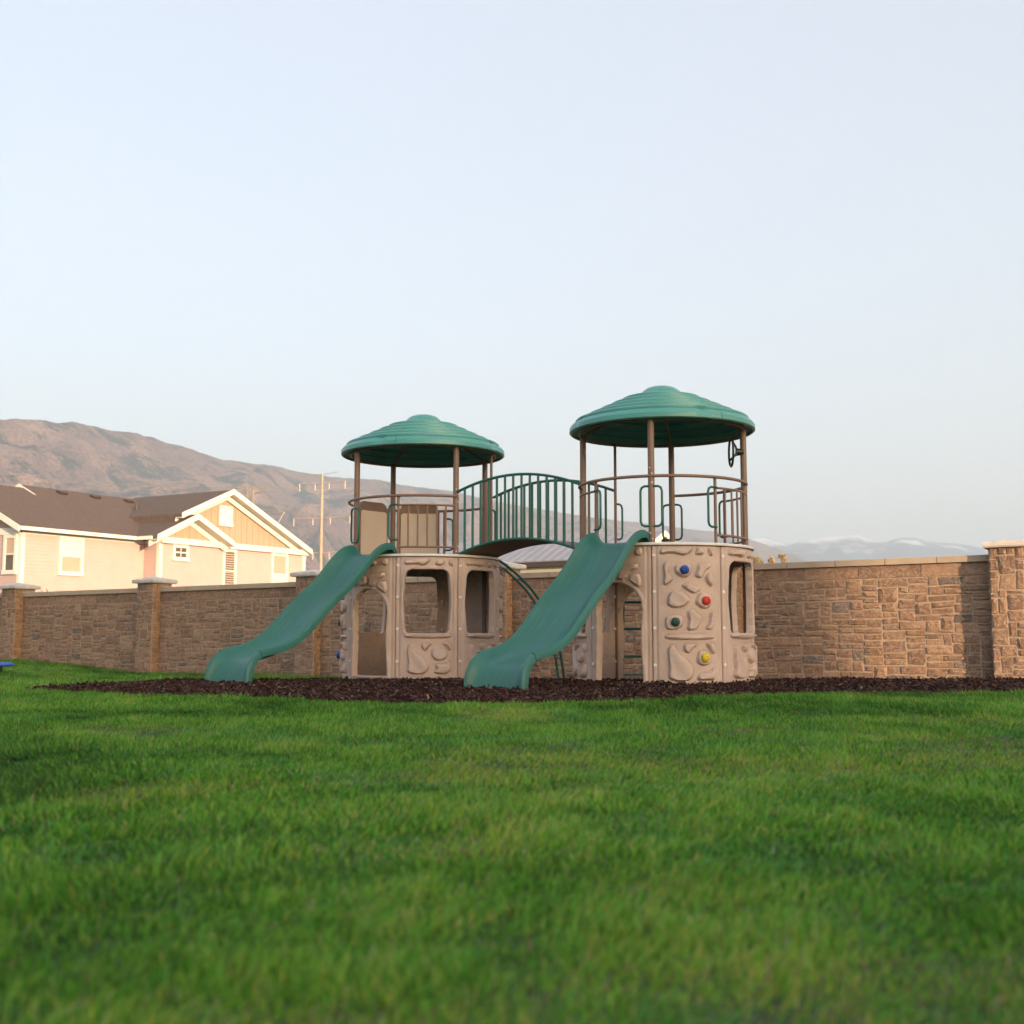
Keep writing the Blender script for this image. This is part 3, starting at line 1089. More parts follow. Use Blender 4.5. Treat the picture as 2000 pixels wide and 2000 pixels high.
H_WALL = 1.80     # built down below the soil
for u in range(-1, 7):
    xa, xb = u * BAY + PWID / 2, (u + 1) * BAY - PWID / 2
    zt = WTOP0
    core = MB()
    core.box((xa - 0.05, 0.0, zt - H_WALL), (xb + 0.05, 0.16, zt - 0.075), WM)
    sec = core.build('wall_section', m_mortar, wall)
    # coping blocks
    nb = 5
    for k in range(nb):
        b = MB()
        w = (xb - xa) / nb
        x0, x1 = xa + k * w + 0.004, xa + (k + 1) * w - 0.004
        prof = [(-0.055, zt - 0.085), (-0.055, zt - 0.008), (-0.047, zt), (0.207, zt), (0.215, zt - 0.008), (0.215, zt - 0.085)]
        b.prism(prof, lambda p: loc(x0, p[0], p[1]), lambda p: loc(x1, p[0], p[1]))
        b.build('coping_block', m_cope, sec)
    # long smooth blocks under the coping
    front = lambda p, o_, q: loc(p, -o_, q)
    cur = xa
    while cur < xb - 0.05:
        w = random.uniform(0.55, 0.95)
        if xb - cur - w < 0.3:
            w = xb - cur
        b = MB()
        stone_geo(b, cur, cur + w, zt - 0.265, zt - 0.088, front, True)
        stones.append([world_of(cur + w / 2, 0, zt - 0.17), w * 0.17, sec, b])
        cur += w
    for (p0, p1, q0, q1) in pack(xb - xa, H_WALL - 0.265):
        b = MB()
        stone_geo(b, xa + p0, xa + p1, zt - H_WALL + q0, zt - H_WALL + q1, front)
        stones.append([world_of(xa + (p0 + p1) / 2, 0, zt - H_WALL + (q0 + q1) / 2), (p1 - p0) * (q1 - q0), sec, b])
for u in range(-1, 8):
    xc = u * BAY
    zt = WTOP0 + 0.075
    core = MB()
    core.box((xc - PWID / 2, -PROT, zt - H_WALL), (xc + PWID / 2, BACK, zt), WM)
    pil = core.build('pillar', m_mortar, wall)
    b = MB()
    o_ = 0.075
    pts = []
    for z_, e in ((zt, o_ - 0.012), (zt + 0.02, o_), (zt + 0.062, o_), (zt + 0.075, o_ - 0.015)):
        pts += [loc(xc - PWID / 2 - e, -PROT - e, z_), loc(xc + PWID / 2 + e, -PROT - e, z_), loc(xc + PWID / 2 + e, BACK + e, z_), loc(xc - PWID / 2 - e, BACK + e, z_)]
    pts.append(loc(xc, (BACK - PROT) / 2, zt + 0.135))
    fs = [(3, 2, 1, 0)]
    for r_ in range(3):
        fs += [(r_ * 4 + k, r_ * 4 + (k + 1) % 4, r_ * 4 + 4 + (k + 1) % 4, r_ * 4 + 4 + k) for k in range(4)]
    fs += [(12 + k, 12 + (k + 1) % 4, 16) for k in range(4)]
    b.add(pts, fs)
    b.build('pillar_cap', m_cap, pil)
    front = lambda p, o2, q: loc(p, -PROT - o2, q)
    for (p0, p1, q0, q1) in pack(PWID, H_WALL, 0.05, True):
        b = MB()
        stone_geo(b, xc - PWID / 2 + p0, xc - PWID / 2 + p1, zt - H_WALL + q0, zt - H_WALL + q1, front)
        stones.append([world_of(xc - PWID / 2 + (p0 + p1) / 2, -PROT, zt - H_WALL + (q0 + q1) / 2), (p1 - p0) * (q1 - q0), pil, b])
    for side in (1, -1):
        fl = (lambda p, o2, q: loc(xc + PWID / 2 + o2, p, q)) if side > 0 else (lambda p, o2, q: loc(xc - PWID / 2 - o2, p, q))
        for (p0, p1, q0, q1) in pack(PROT - 0.01, H_WALL, 0.05, True):
            b = MB()
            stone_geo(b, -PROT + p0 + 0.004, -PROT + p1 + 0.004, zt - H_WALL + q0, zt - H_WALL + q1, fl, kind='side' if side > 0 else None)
            wp = world_of(xc + side * PWID / 2, -PROT / 2, zt - H_WALL + (q0 + q1) / 2)
            stones.append([wp, (p1 - p0) * (q1 - q0) * (0.7 if side > 0 else 0.0), pil, b])
scored = []
for wp, area, par, b in stones:
    px, py, d = px_of(wp)
    s = area / (d * d) if (-10 < px < 2010 and not hidden(px, py) and wp.z > base_z(wp.x, wp.y - 0.2) + 0.02 and d > 1) else 0
    scored.append((s, par, b))
scored.sort(key=lambda t: -t[0])
for s, par, b in scored[:300]:
    b.build('stone', m_stone, par, colors=True)
rest = {}
for s, par, b in scored[300:]:
    rest.setdefault(par.name, (par, MB()))[1].add(b.v, b.f)
    rest[par.name][1].c[-len(b.f):] = b.c
for par, b in rest.values():
    o = b.build('stone_facing', m_stone, par, colors=True)
    o['kind'] = 'stuff'

# ------------------------------------------------------------------ cream house behind the wall
m_siding = simple_mat('cream_siding', (0.51, 0.385, 0.370), 0.75, 0.04, 2)
m_batten = simple_mat('tan_board', (0.43, 0.305, 0.225), 0.75, 0.05, 3)
m_trim = simple_mat('white_trim', (0.74, 0.71, 0.65), 0.6, 0.03, 3)
m_shing = simple_mat('brown_shingles', (0.112, 0.080, 0.066), 0.9, 0.22, 9, 0.5, 14, stain=(0.140, 0.102, 0.084), stain_scale=2.5)
m_glass = simple_mat('pane_glass', (0.10, 0.085, 0.07), 0.08, 0.1, 2)
m_blind = simple_mat('pane_blind', (0.48, 0.36, 0.28), 0.35, 0.04, 2)
m_blindw = simple_mat('pane_pale_blind', (0.70, 0.69, 0.60), 0.3, 0.03, 2)
m_vent = simple_mat('dark_vent', (0.05, 0.035, 0.03), 0.5, 0.1, 5)


def frame(origin, d, nrm):
    """local (t, m, z): along the wall, out of the wall, up"""
    return Matrix(((d[0], nrm[0], 0, origin[0]), (d[1], nrm[1], 0, origin[1]), (0, 0, 1, 0), (0, 0, 0, 1)))


def lap_siding(b, M, p0, p1, out, z0, z1, step=0.15):
    """clapboards from p0 to p1 (t, m), stepping out along out"""
    n = int(math.ceil((z1 - z0) / step))
    for k in range(n):
        za, zb = z0 + k * step, min(z1, z0 + (k + 1) * step)
        q = []
        for (t, m) in (p0, p1):
            q.append(M @ Vector((t + out[0] * 0.020, m + out[1] * 0.020, za)))
            q.append(M @ Vector((t + out[0] * 0.004, m + out[1] * 0.004, zb)))
            q.append(M @ Vector((t, m, za)))
        b.add(q, [(0, 3, 4, 1), (2, 5, 3, 0)])


def window(parent, M, c, axis, out, w, z0, z1, kind):
    """c = (t, m) of the window's middle; axis along the wall, out away from it"""
    def P(a, o, z):
        return M @ Vector((c[0] + axis[0] * a + out[0] * o, c[1] + axis[1] * a + out[1] * o, z))

    def bx(b, a0, a1, o0, o1, za, zb):
        b.add([P(a0, o0, za), P(a1, o0, za), P(a1, o1, za), P(a0, o1, za), P(a0, o0, zb), P(a1, o0, zb), P(a1, o1, zb), P(a0, o1, zb)],
              [(3, 2, 1, 0), (4, 5, 6, 7), (0, 1, 5, 4), (1, 2, 6, 5), (2, 3, 7, 6), (3, 0, 4, 7)])
    h = w / 2
    tr = 0.15 if w > 0.8 else 0.12
    b = MB()
    bx(b, -h, -h + tr, 0, 0.075, z0, z1)
    bx(b, h - tr, h, 0, 0.075, z0, z1)
    bx(b, -h + tr, h - tr, 0, 0.075, z1 - tr, z1)
    bx(b, -h - 0.02, h + 0.02, 0, 0.10, z0 - 0.03, z0 + tr)
    win = b.build('window', m_trim, parent)
    ia, za, zb = h - tr, z0 + tr, z1 - tr
    zm = (za + zb) / 2

    def pane(name, mat, a0, a1, zl, zh, o=0.03):
        q = MB()
        bx(q, a0, a1, o - 0.012, o, zl, zh)
        q.build(name, mat, win)
    if kind == 'vent':
        pane('louvre_panel', m_trim, -ia, ia, za, zb, 0.04)
        return
    pane('sash_bar', m_trim, -ia, ia, zm - 0.03, zm + 0.03, 0.062)
    if kind == 'four':
        pane('sash_bar', m_trim, -0.02, 0.02, za, zb, 0.058)
        for a0, a1 in ((-ia, -0.02), (0.02, ia)):
            for zl, zh in ((za, zm - 0.03), (zm + 0.03, zb)):
                pane('pane', m_glass, a0, a1, zl, zh)
    elif kind == 'shutter':
        pane('pane', m_glass, -ia, ia, za, zb, 0.02)
        zs = za + 0.04
        while zs < zb - 0.05:
            pane('shutter_slat', m_blind, -ia + 0.02, ia - 0.02, zs, zs + 0.055, 0.045)
            zs += 0.115
    elif kind == 'pale':
        pane('pane', m_blindw, -ia, ia, zm + 0.03, zb)
        pane('pane', m_blind, -ia, ia, za, zm - 0.03)
    elif kind == 'half':
        pane('pane', m_blind, -ia, ia, zm + 0.03, zb)
        pane('pane', m_glass, -ia, ia, za, zm - 0.03)
    else:
        pane('pane', m_blind, -ia, ia, zm + 0.03, zb)
        pane('pane', m_blindw, -ia, ia, za, zm - 0.03)


house = empty('cream_house', (-20.9, 50.0, 0))
tag(house, 'sunlit cream sided house with brown roof and two white trimmed gables beyond the wall', 'house')
HM = frame((0, 0), (0.5, 0.866), (0.866, -0.5))
EV = 5.10
T1, T2, MF = 6.8, 17.3, 1.02
b = MB()
b.box((0.02, -9.8, -0.7), (T1 + 4, -0.02, EV), HM)
b.box((T1 + 0.02, -8, -0.7), (T2 - 0.02, MF - 0.02, EV), HM)
lap_siding(b, HM, (0, 0), (T1, 0), (0, 1), -0.4, EV - 0.1)
lap_siding(b, HM, (0, -9.8), (0, 0), (-1, 0), -0.4, EV - 0.1)
lap_siding(b, HM, (T1, 0), (T1, MF), (-1, 0), -0.4, EV - 0.1)
lap_siding(b, HM, (T1, MF), (T2, MF), (0, 1), -0.4, EV - 0.1)
b.build('wall', m_siding, house)


def slab(poly, th=0.16):
    """roof slab from three or four local corners"""
    b_ = MB()
    n = len(poly)
    top = [HM @ Vector(p) for p in poly]
    bot = [HM @ Vector((p[0], p[1], p[2] - th)) for p in poly]
    b_.add(top + bot, [tuple(range(n)), tuple(range(2 * n - 1, n - 1, -1))] + [(i, n + i, n + (i + 1) % n, (i + 1) % n) for i in range(n)])
    return b_


RZ = 7.62
roof = slab([(3.6, -5, RZ), (15.5, -5, RZ), (15.5, 0.42, EV - 0.02), (3.6, 0.42, EV - 0.02)]).build('roof', m_shing, house)
slab([(3.6, -5, RZ), (15.5, -5, RZ), (15.5, -10.3, EV - 0.02), (3.6, -10.3, EV - 0.02)]).build('roof', m_shing, house)
RZ0, MR0 = 7.43, -4.6
slab([(-0.45, MR0, RZ0), (3.6, MR0, RZ0), (3.6, 0.42, EV - 0.02), (-0.45, 0.42, EV - 0.02)]).build('roof', m_shing, house)
slab([(-0.45, MR0, RZ0), (3.6, MR0, RZ0), (3.6, -9.6, EV - 0.02), (-0.45, -9.6, EV - 0.02)]).build('roof', m_shing, house)
TP, PK = 11.17, 7.78
MO = MF + 0.45
TL = 7.72
ZL = PK - (PK - EV) * (TP - TL) / (TP - 5.0)
slab([(TP, MO, PK), (TP, -5.6, PK), (TL, -5.6, ZL), (TL, MO, ZL)]).build('roof', m_shing, house)
b = MB()
b.box((TL + 0.01, -5.0, 5.3), (TL + 0.10, MF - 0.1, ZL - 0.13), HM)
b.build('roof_curb', m_shing, house)
slab([(TP, MO, PK), (TP, -5.6, PK), (17.36, -5.6, EV - 0.02), (17.36, MO, EV - 0.02)]).build('roof', m_shing, house)
TS, PS = 8.51, 6.28
MS = MF + 0.72
slab([(TS, MS, PS), (TS, -3.5, PS), (5.97, -3.5, EV - 0.02), (5.97, MS, EV - 0.02)]).build('roof', m_shing, house)
slab([(TS, MS, PS), (TS, -0.5, PS), (11.05, -0.5, EV - 0.02), (11.05, MS, EV - 0.02)]).build('roof', m_shing, house)


def rake(t0, z0, t1, z1, m0, m1, h, drop, name='rake_board'):
    """sloping board on a gable, its top edge drop below the roof line"""
    b_ = MB()
    q = [(t0, z0 - drop), (t1, z1 - drop), (t1, z1 - drop - h), (t0, z0 - drop - h)]
    b_.prism(q, lambda p: HM @ Vector((p[0], m0, p[1])), lambda p: HM @ Vector((p[0], m1, p[1])))
    return b_.build(name, m_trim, house)


for (tp, pk, te0, te1, mo) in ((TP, PK, TL, 17.36, MO), (TS, PS, 5.97, 11.05, MS)):
    for te in (te0, te1):
        ze = ZL if te == TL else EV
        sf = slab([(tp, mo, pk - 0.162), (tp, MF, pk - 0.162), (te, MF, ze - 0.182), (te, mo, ze - 0.182)], 0.03)
        sf.build('soffit', m_trim, house)
        rake(te, ze, tp, pk, mo + 0.002, mo + 0.05, 0.27, -0.03)
        rake(te, ze, tp, pk, MF + (0.0 if tp == TP else 0.16), MF + (0.05 if tp == TP else 0.21), 0.26, 0.24, 'frieze_board')
# gable walls with battens
for (tp, pk, te0, te1, m0) in ((TP, PK, TL + 0.02, 17.0, MF - 0.10), (TS, PS, 6.9, 10.6, MF + 0.15)):
    sl = (pk - EV) / (tp - (5.0 if tp == TP else 5.97))
    b = MB()
    pol_ = [(te0, EV - 0.2), (te1, EV - 0.2), (te1, pk - sl * abs(te1 - tp) - 0.17), (tp, pk - 0.17), (te0, pk - sl * abs(te0 - tp) - 0.17)]
    b.prism(pol_, lambda p: HM @ Vector((p[0], m0 - 0.4, p[1])), lambda p: HM @ Vector((p[0], m0, p[1])))
    gab = b.build('gable_wall', m_batten, house)
    t = te0 + 0.35
    while t < te1 - 0.2:
        zt = pk - sl * abs(t - tp) - 0.30
        if zt > EV + 0.1:
            b = MB()
            b.box((t - 0.025, m0 - 0.01, EV - 0.05), (t + 0.025, m0 + 0.028, zt), HM)
            b.build('batten', m_batten, gab)
        t += 0.43
for (lo, hi) in (((T1 - 0.05, MF, EV - 0.28), (T2 + 0.03, MF + 0.235, EV + 0.0)), ((0, 0, EV - 0.30), (T1 - 0.06, 0.05, EV - 0.16)), ((T1 - 0.05, 0.06, EV - 0.30), (T1 - 0.005, MF - 0.002, EV - 0.16))):
    b = MB()
    b.box(lo, hi, HM)
    b.build('frieze_board', m_trim, house)
b = MB()
b.box((-0.45, 0.425, EV - 0.19), (5.85, 0.54, EV - 0.03), HM)
b.build('gutter', m_trim, house)
b = MB()
b.prism([(0.55, EV - 0.19), (0.55, EV - 0.03), (1.44, EV - 0.03), (1.44, EV - 0.19)], lambda p: HM @ Vector((5.86, p[0], p[1])), lambda p: HM @ Vector((5.965, p[0], p[1])))
b.build('gutter', m_trim, house)
for (t, m) in ((0, 0), (T1, MF), (T2, MF)):
    b = MB()
    b.box((t - 0.03 if t < T2 else t - 0.17, m - 0.17, -0.6), (t + 0.17 if t < T2 else t + 0.03, m + 0.03, EV - 0.29), HM)
    b.build('corner_board', m_trim, house)
# left gable end
b = MB()
b.prism([(0.0, EV), (MR0, RZ0 - 0.2), (2 * MR0, EV)], lambda p: HM @ Vector((-0.02, p[0], p[1])), lambda p: HM @ Vector((0.3, p[0], p[1])))
b.build('gable_wall', m_batten, house)
b = MB()
b.box((-0.07, -9.6, EV - 0.32), (-0.022, 0.0, EV - 0.02), HM)
b.build('frieze_board', m_trim, house)
for sg, me_ in ((1, 0.45), (-1, -9.65)):
    b = MB()
    b.prism([(me_, EV), (MR0, RZ0 + 0.02), (MR0, RZ0 - 0.26), (me_, EV - 0.27)], lambda p: HM @ Vector((-0.50, p[0], p[1])), lambda p: HM @ Vector((-0.452, p[0], p[1])))
    b.build('rake_board', m_trim, house)
    b = MB()
    b.prism([(-5 + sg * 1.2, RZ - 0.56), (-5, RZ + 0.02), (-5, RZ - 0.26), (-5 + sg * 1.2, RZ - 0.84)], lambda p: HM @ Vector((3.50, p[0], p[1])), lambda p: HM @ Vector((3.598, p[0], p[1])))
    b.build('rake_board', m_trim, house)
window(house, HM, (2.57, 0.02), (1, 0), (0, 1), 1.32, 3.14, 4.79, 'pale')
window(house, HM, (8.10, MF + 0.02), (1, 0), (0, 1), 1.02, 4.06, 4.81, 'four')
window(house, HM, (11.43, MF + 0.02), (1, 0), (0, 1), 0.98, 2.60, 4.81, 'shutter')
window(house, HM, (15.20, MF + 0.02), (1, 0), (0, 1), 1.30, 2.60, 4.81, 'plain')
window(house, HM, (11.20, MF - 0.09), (1, 0), (0, 1), 0.92, 5.98, 6.98, 'vent')
window(house, HM, (-0.02, -0.62), (0, 1), (-1, 0), 0.86, 3.10, 4.77, 'half')
for t in (5.55, 7.57, 9.73):
    m = -4.45
    z = RZ - (m + 5) * (RZ - EV) / 5.42
    b = MB()
    b.prism([(m - 0.16, z + 0.02), (m + 0.16, z - 0.10), (m + 0.22, z + 0.02), (m + 0.08, z + 0.10), (m - 0.12, z + 0.13)],
            lambda p: HM @ Vector((t - 0.22, p[0], p[1])), lambda p: HM @ Vector((t + 0.22, p[0], p[1])))
    b.build('roof_vent', m_vent, house)
b = MB().tube([HM @ Vector((8.9, -2.9, 6.4)), HM @ Vector((8.9, -2.9, 7.15))], 0.05, 8)
b.build('vent_pipe', m_vent, house)

# ------------------------------------------------------------------ pavilion with the metal roof
m_metal = simple_mat('grey_metal_roof', (0.27, 0.27, 0.30), 0.45, 0.06, 3)
m_pav = simple_mat('cream_wall', (0.62, 0.55, 0.42), 0.7, 0.04, 2)
m_brn = simple_mat('brown_fascia', (0.07, 0.045, 0.04), 0.6, 0.05, 3)
pav = empty('metal_roofed_shed', (5.2, 40.0, 0))
tag(pav, 'low shed with grey corrugated metal roof behind the wall under the bridge', 'shed')
PM = frame((0, 0), (-0.805, 0.593), (-0.593, -0.805))
PLEN, PH, PZ, PE = 13.5, 2.0, 4.02, 3.04
b = MB()
b.box((0.3, -PH + 0.25, -0.7), (PLEN - 0.3, PH - 0.25, PE - 0.1), PM)
b.prism([(PH - 0.25, PE - 0.1), (0, PZ - 0.13), (-PH + 0.25, PE - 0.1)], lambda p: PM @ Vector((0.3, p[0], p[1])), lambda p: PM @ Vector((PLEN - 0.3, p[0], p[1])))
b.build('wall', m_pav, pav)
for sg in (1, -1):
    b = MB()
    n = 140
    vs_, fs = [], []
    for i in range(n + 1):
        t = PLEN * i / n
        dz = 0.018 if i % 4 in (1, 2) else 0.0
        vs_ += [PM @ Vector((t, 0, PZ + dz)), PM @ Vector((t, sg * PH, PE + dz)), PM @ Vector((t, sg * PH, PE - 0.03)), PM @ Vector((t, 0, PZ - 0.03))]
    for i in range(n):
        a = 4 * i
        fs += [(a, a + 1, a + 5, a + 4), (a + 1, a + 2, a + 6, a + 5), (a + 2, a + 3, a + 7, a + 6)]
    b.add(vs_, fs)
    b.build('roof', m_metal, pav)
    b = MB()
    b.box((0.02, sg * (PH - 0.04) - 0.02, PE - 0.19), (PLEN - 0.02, sg * (PH - 0.04) + 0.02, PE - 0.035), PM)
    b.build('fascia', m_brn, pav)
    b = MB()
    b.prism([(0, PZ + 0.02), (sg * (PH + 0.02), PE + 0.02), (sg * (PH + 0.02), PE - 0.17), (0, PZ - 0.17)], lambda p: PM @ Vector((-0.05, p[0], p[1])), lambda p: PM @ Vector((-0.005, p[0], p[1])))
    b.build('rake_board', m_trim, pav)

# ------------------------------------------------------------------ power pole, lattice tower, wires
m_pole = simple_mat('weathered_pole', (0.42, 0.34, 0.27), 0.7, 0.08, 2)
m_lat = simple_mat('galvanised_lattice', (0.30, 0.26, 0.23), 0.6, 0.08, 1)
m_ins = simple_mat('insulator', (0.50, 0.45, 0.40), 0.4, 0.05, 3)
pole = empty('power_pole', (-19.5, 120, -0.6))
tag(pole, 'tall pale power pole with crossarms standing right of the cream house', 'power pole')
MB().tube([(0, 0, 0), (0, 0, 17.6)], [0.20, 0.12], 12).build('pole_shaft', m_pole, pole, 50)
ARMS = ((16.60, 2.60), (13.0, 3.20), (9.45, 3.0))
for z, w in ARMS:
    for s in (-1, 1):
        MB().tube([(0, 0, z - 0.05), (s * w, -s * w * 0.46, z + 0.10)], [0.07, 0.045], 8).build('crossarm', m_pole, pole, 50)
        for f in (0.97, 0.30):
            p = Vector((s * w * f, -s * w * 0.46 * f, z + 0.05))
            MB().tube([p, p - Vector((0, 0, 0.75))], 0.06, 8).build('insulator', m_ins, pole, 50)
for s in (-1, 1):
    MB().tube([(0, 0, 17.5), (s * 1.7, -s * 0.8, 17.65)], 0.035, 6).build('crossarm', m_pole, pole, 50)
lat = empty('lattice_tower', (-58.5, 262, -0.6))
tag(lat, 'faint steel lattice transmission tower rising behind the house gable', 'pylon')
b = MB()


def half_w(z):
    return 2.6 - 1.9 * min(z / 24, 1)


lv = [0, 5, 9.5, 13.5, 17, 20, 22.5, 25, 28, 31, 34]
for i in range(len(lv) - 1):
    z0, z1 = lv[i], lv[i + 1]
    a, c = half_w(z0), half_w(z1)
    q0 = [(a, a), (-a, a), (-a, -a), (a, -a)]
    q1 = [(c, c), (-c, c), (-c, -c), (c, -c)]
    for k in range(4):
        k2 = (k + 1) % 4
        b.tube([q0[k] + (z0,), q1[k] + (z1,)], 0.09, 5, cap=False)
        b.tube([q0[k] + (z0,), q1[k2] + (z1,)], 0.05, 4, cap=False)
        b.tube([q0[k2] + (z0,), q1[k] + (z1,)], 0.05, 4, cap=False)
        b.tube([q1[k] + (z1,), q1[k2] + (z1,)], 0.05, 4, cap=False)
b.build('lattice_mast', m_lat, lat)
for z, w in ((33.5, 4.5), (28.5, 7.6)):
    for s in (-1, 1):
        b = MB()
        for o_ in (-0.6, 0.6):
            b.tube([(s * 0.7, o_, z + 0.7), (s * w, 0, z)], 0.07, 4)
            b.tube([(s * 0.7, o_, z - 0.9), (s * w, 0, z)], 0.07, 4)
        for f in (0.25, 0.5, 0.75):
            x = s * (0.7 + (w - 0.7) * f)
            b.tube([(x, 0.6 * (1 - f), z + 0.7 * (1 - f)), (x, -0.6 * (1 - f), z - 0.9 * (1 - f))], 0.05, 4)
        b.build('lattice_arm', m_lat, lat)
        if z < 30:
            MB().tube([(s * (w - 4.3), 0, z - 0.5), (s * (w - 2.3), 0, z - 4.2)], 0.10, 6).build('insulator', m_ins, lat)
            MB().tube([(s * w, 0, z), (s * (w - 2.3), 0, z - 4.2)], 0.10, 6).build('insulator', m_ins, lat)
m_wire = simple_mat('wire', (0.28, 0.25, 0.23), 0.5, 0.02, 1)
wires = empty('power_lines', (-19.5, 120, 0))
tag(wires, 'thin power lines strung left from the pale pole above the roof', 'power line')
for z, w in ARMS[:2]:
    for s in (-1, 1):
        p0 = Vector((s * w * 0.97, -s * w * 0.45, z - 1.25))
        p1 = p0 + Vector((-78, -22, 5))
        MB().tube([p0.lerp(p1, i / 16) - Vector((0, 0, 2.2 * 4 * (i / 16) * (1 - i / 16))) for i in range(17)], 0.018, 4).build('wire', m_wire, wires)
        p1 = p0 + Vector((92, 120, 3))
        MB().tube([p0.lerp(p1, i / 16) - Vector((0, 0, 3.0 * 4 * (i / 16) * (1 - i / 16))) for i in range(17)], 0.018, 4).build('wire', m_wire, wires)

# ------------------------------------------------------------------ neighbouring house out of frame, whose shade lies on the lawn
NBX = Matrix(((0.819, 0.574, 0, 0), (0.574, -0.819, 0, 0), (0, 0, 1, 0), (0, 0, 0, 1)))   # local (c, m, z): across the sun, towards the sun
nb_h = empty('shading_house', tuple(NBX @ Vector((5.70, 46, 0))))
tag(nb_h, 'two storey beige house behind the camera that shades the lawn', 'house')
NM = Matrix(((0.819, 0.574, 0, 0), (0.574, -0.819, 0, 0), (0, 0, 1, 0), (0, 0, 0, 1)))
CW = 7.25
b = MB()
b.box((-CW, -4.6, -0.3), (CW, 4.6, 6.7), NM)
b.prism([(-4.6, 6.7), (0, 10.9), (4.6, 6.7)], lambda p: NM @ Vector((-CW, p[0], p[1])), lambda p: NM @ Vector((CW, p[0], p[1])))
b.build('wall', m_siding, nb_h)
for sg in (1, -1):
    b = MB()
    b.prism([(0, 11.1), (sg * 5.1, 6.45), (sg * 5.1, 6.28), (0, 10.92)], lambda p: NM @ Vector((-CW - 0.05, p[0], p[1])), lambda p: NM @ Vector((CW + 0.05, p[0], p[1])))
    b.build('roof', m_shing, nb_h)
for c in (-5, -1.7, 1.7, 5):
    for z in (0.9, 4.0):
        window(nb_h, NM, (c, -4.6), (1, 0), (0, -1), 1.4, z, z + 1.6, 'plain')

# ------------------------------------------------------------------ hills and far mountains
m_hill, n_, l_, p_ = new_mat('hill_grass_and_brush')
tc = n_.new('ShaderNodeTexCoord')


def nz_(scale, det, rough, dist=0.0):
    q = n_.new('ShaderNodeTexNoise')
    q.inputs['Scale'].default_value = scale
    q.inputs['Detail'].default_value = det
    q.inputs['Roughness'].default_value = rough
    q.inputs['Distortion'].default_value = dist
    l_.new(tc.outputs['Object'], q.inputs['Vector'])
    return q


na, nb_, nc = nz_(0.006, 8, 0.62, 0.6), nz_(0.011, 10, 0.74, 0.4), nz_(0.16, 6, 0.75)
r1 = n_.new('ShaderNodeValToRGB')
r1.color_ramp.elements[0].position, r1.color_ramp.elements[1].position = 0.36, 0.64
r1.color_ramp.elements[0].color, r1.color_ramp.elements[1].color = (0.150, 0.096, 0.098, 1), (0.285, 0.186, 0.148, 1)
l_.new(na.outputs['Fac'], r1.inputs['Fac'])
mr = n_.new('ShaderNodeMapRange')
mr.inputs['From Min'].default_value, mr.inputs['From Max'].default_value = 0.50, 0.57
l_.new(nb_.outputs['Fac'], mr.inputs['Value'])
mx = n_.new('ShaderNodeMix')
mx.data_type = 'RGBA'
mx.inputs['B'].default_value = (0.036, 0.046, 0.052, 1)
l_.new(mr.outputs['Result'], mx.inputs['Factor'])
l_.new(r1.outputs['Color'], mx.inputs['A'])
mr2 = n_.new('ShaderNodeMapRange')
mr2.inputs['From Min'].default_value, mr2.inputs['From Max'].default_value = 0.35, 0.65
mr2.inputs['To Min'].default_value, mr2.inputs['To Max'].default_value = 0.35, 1.65
l_.new(nc.outputs['Fac'], mr2.inputs['Value'])
vm = n_.new('ShaderNodeVectorMath')
vm.operation = 'SCALE'
l_.new(mx.outputs['Result'], vm.inputs[0])
l_.new(mr2.outputs['Result'], vm.inputs['Scale'])
l_.new(vm.outputs['Vector'], p_.inputs['Base Color'])
p_.inputs['Roughness'].default_value = 1.0
p_.inputs['Specular IOR Level'].default_value = 0.0

m_mount = simple_mat('hazy_mountain_rock', (0.040, 0.070, 0.130), 1.0, 0.3, 0.004, 0, spec=0)  # blue of distant haze painted into the rock colour

_n, _l = m_mount.node_tree.nodes, m_mount.node_tree.links
_p = _n['Principled BSDF']
_src = _p.inputs['Base Color'].links[0].from_socket
_tc = _n.new('ShaderNodeTexCoord')
_sx = _n.new('ShaderNodeSeparateXYZ')
_l.new(_tc.outputs['Object'], _sx.inputs[0])
_nz = _n.new('ShaderNodeTexNoise')
_nz.inputs['Scale'].default_value = 0.006
_nz.inputs['Detail'].default_value = 7
_l.new(_tc.outputs['Object'], _nz.inputs['Vector'])
_ma = _n.new('ShaderNodeMath'); _ma.operation = 'MULTIPLY_ADD'; _ma.inputs[1].default_value = 420.0
_l.new(_nz.outputs['Fac'], _ma.inputs[0]); _l.new(_sx.outputs['Z'], _ma.inputs[2])
_mr = _n.new('ShaderNodeMapRange')
_mr.inputs['From Min'].default_value, _mr.inputs['From Max'].default_value = 725.0, 815.0
_l.new(_ma.outputs[0], _mr.inputs['Value'])
_mx = _n.new('ShaderNodeMix'); _mx.data_type = 'RGBA'
_mx.inputs['B'].default_value = (0.80, 0.80, 0.83, 1)      # snow on the high ground
_l.new(_mr.outputs['Result'], _mx.inputs['Factor']); _l.new(_src, _mx.inputs['A'])
_l.new(_mx.outputs['Result'], _p.inputs['Base Color'])


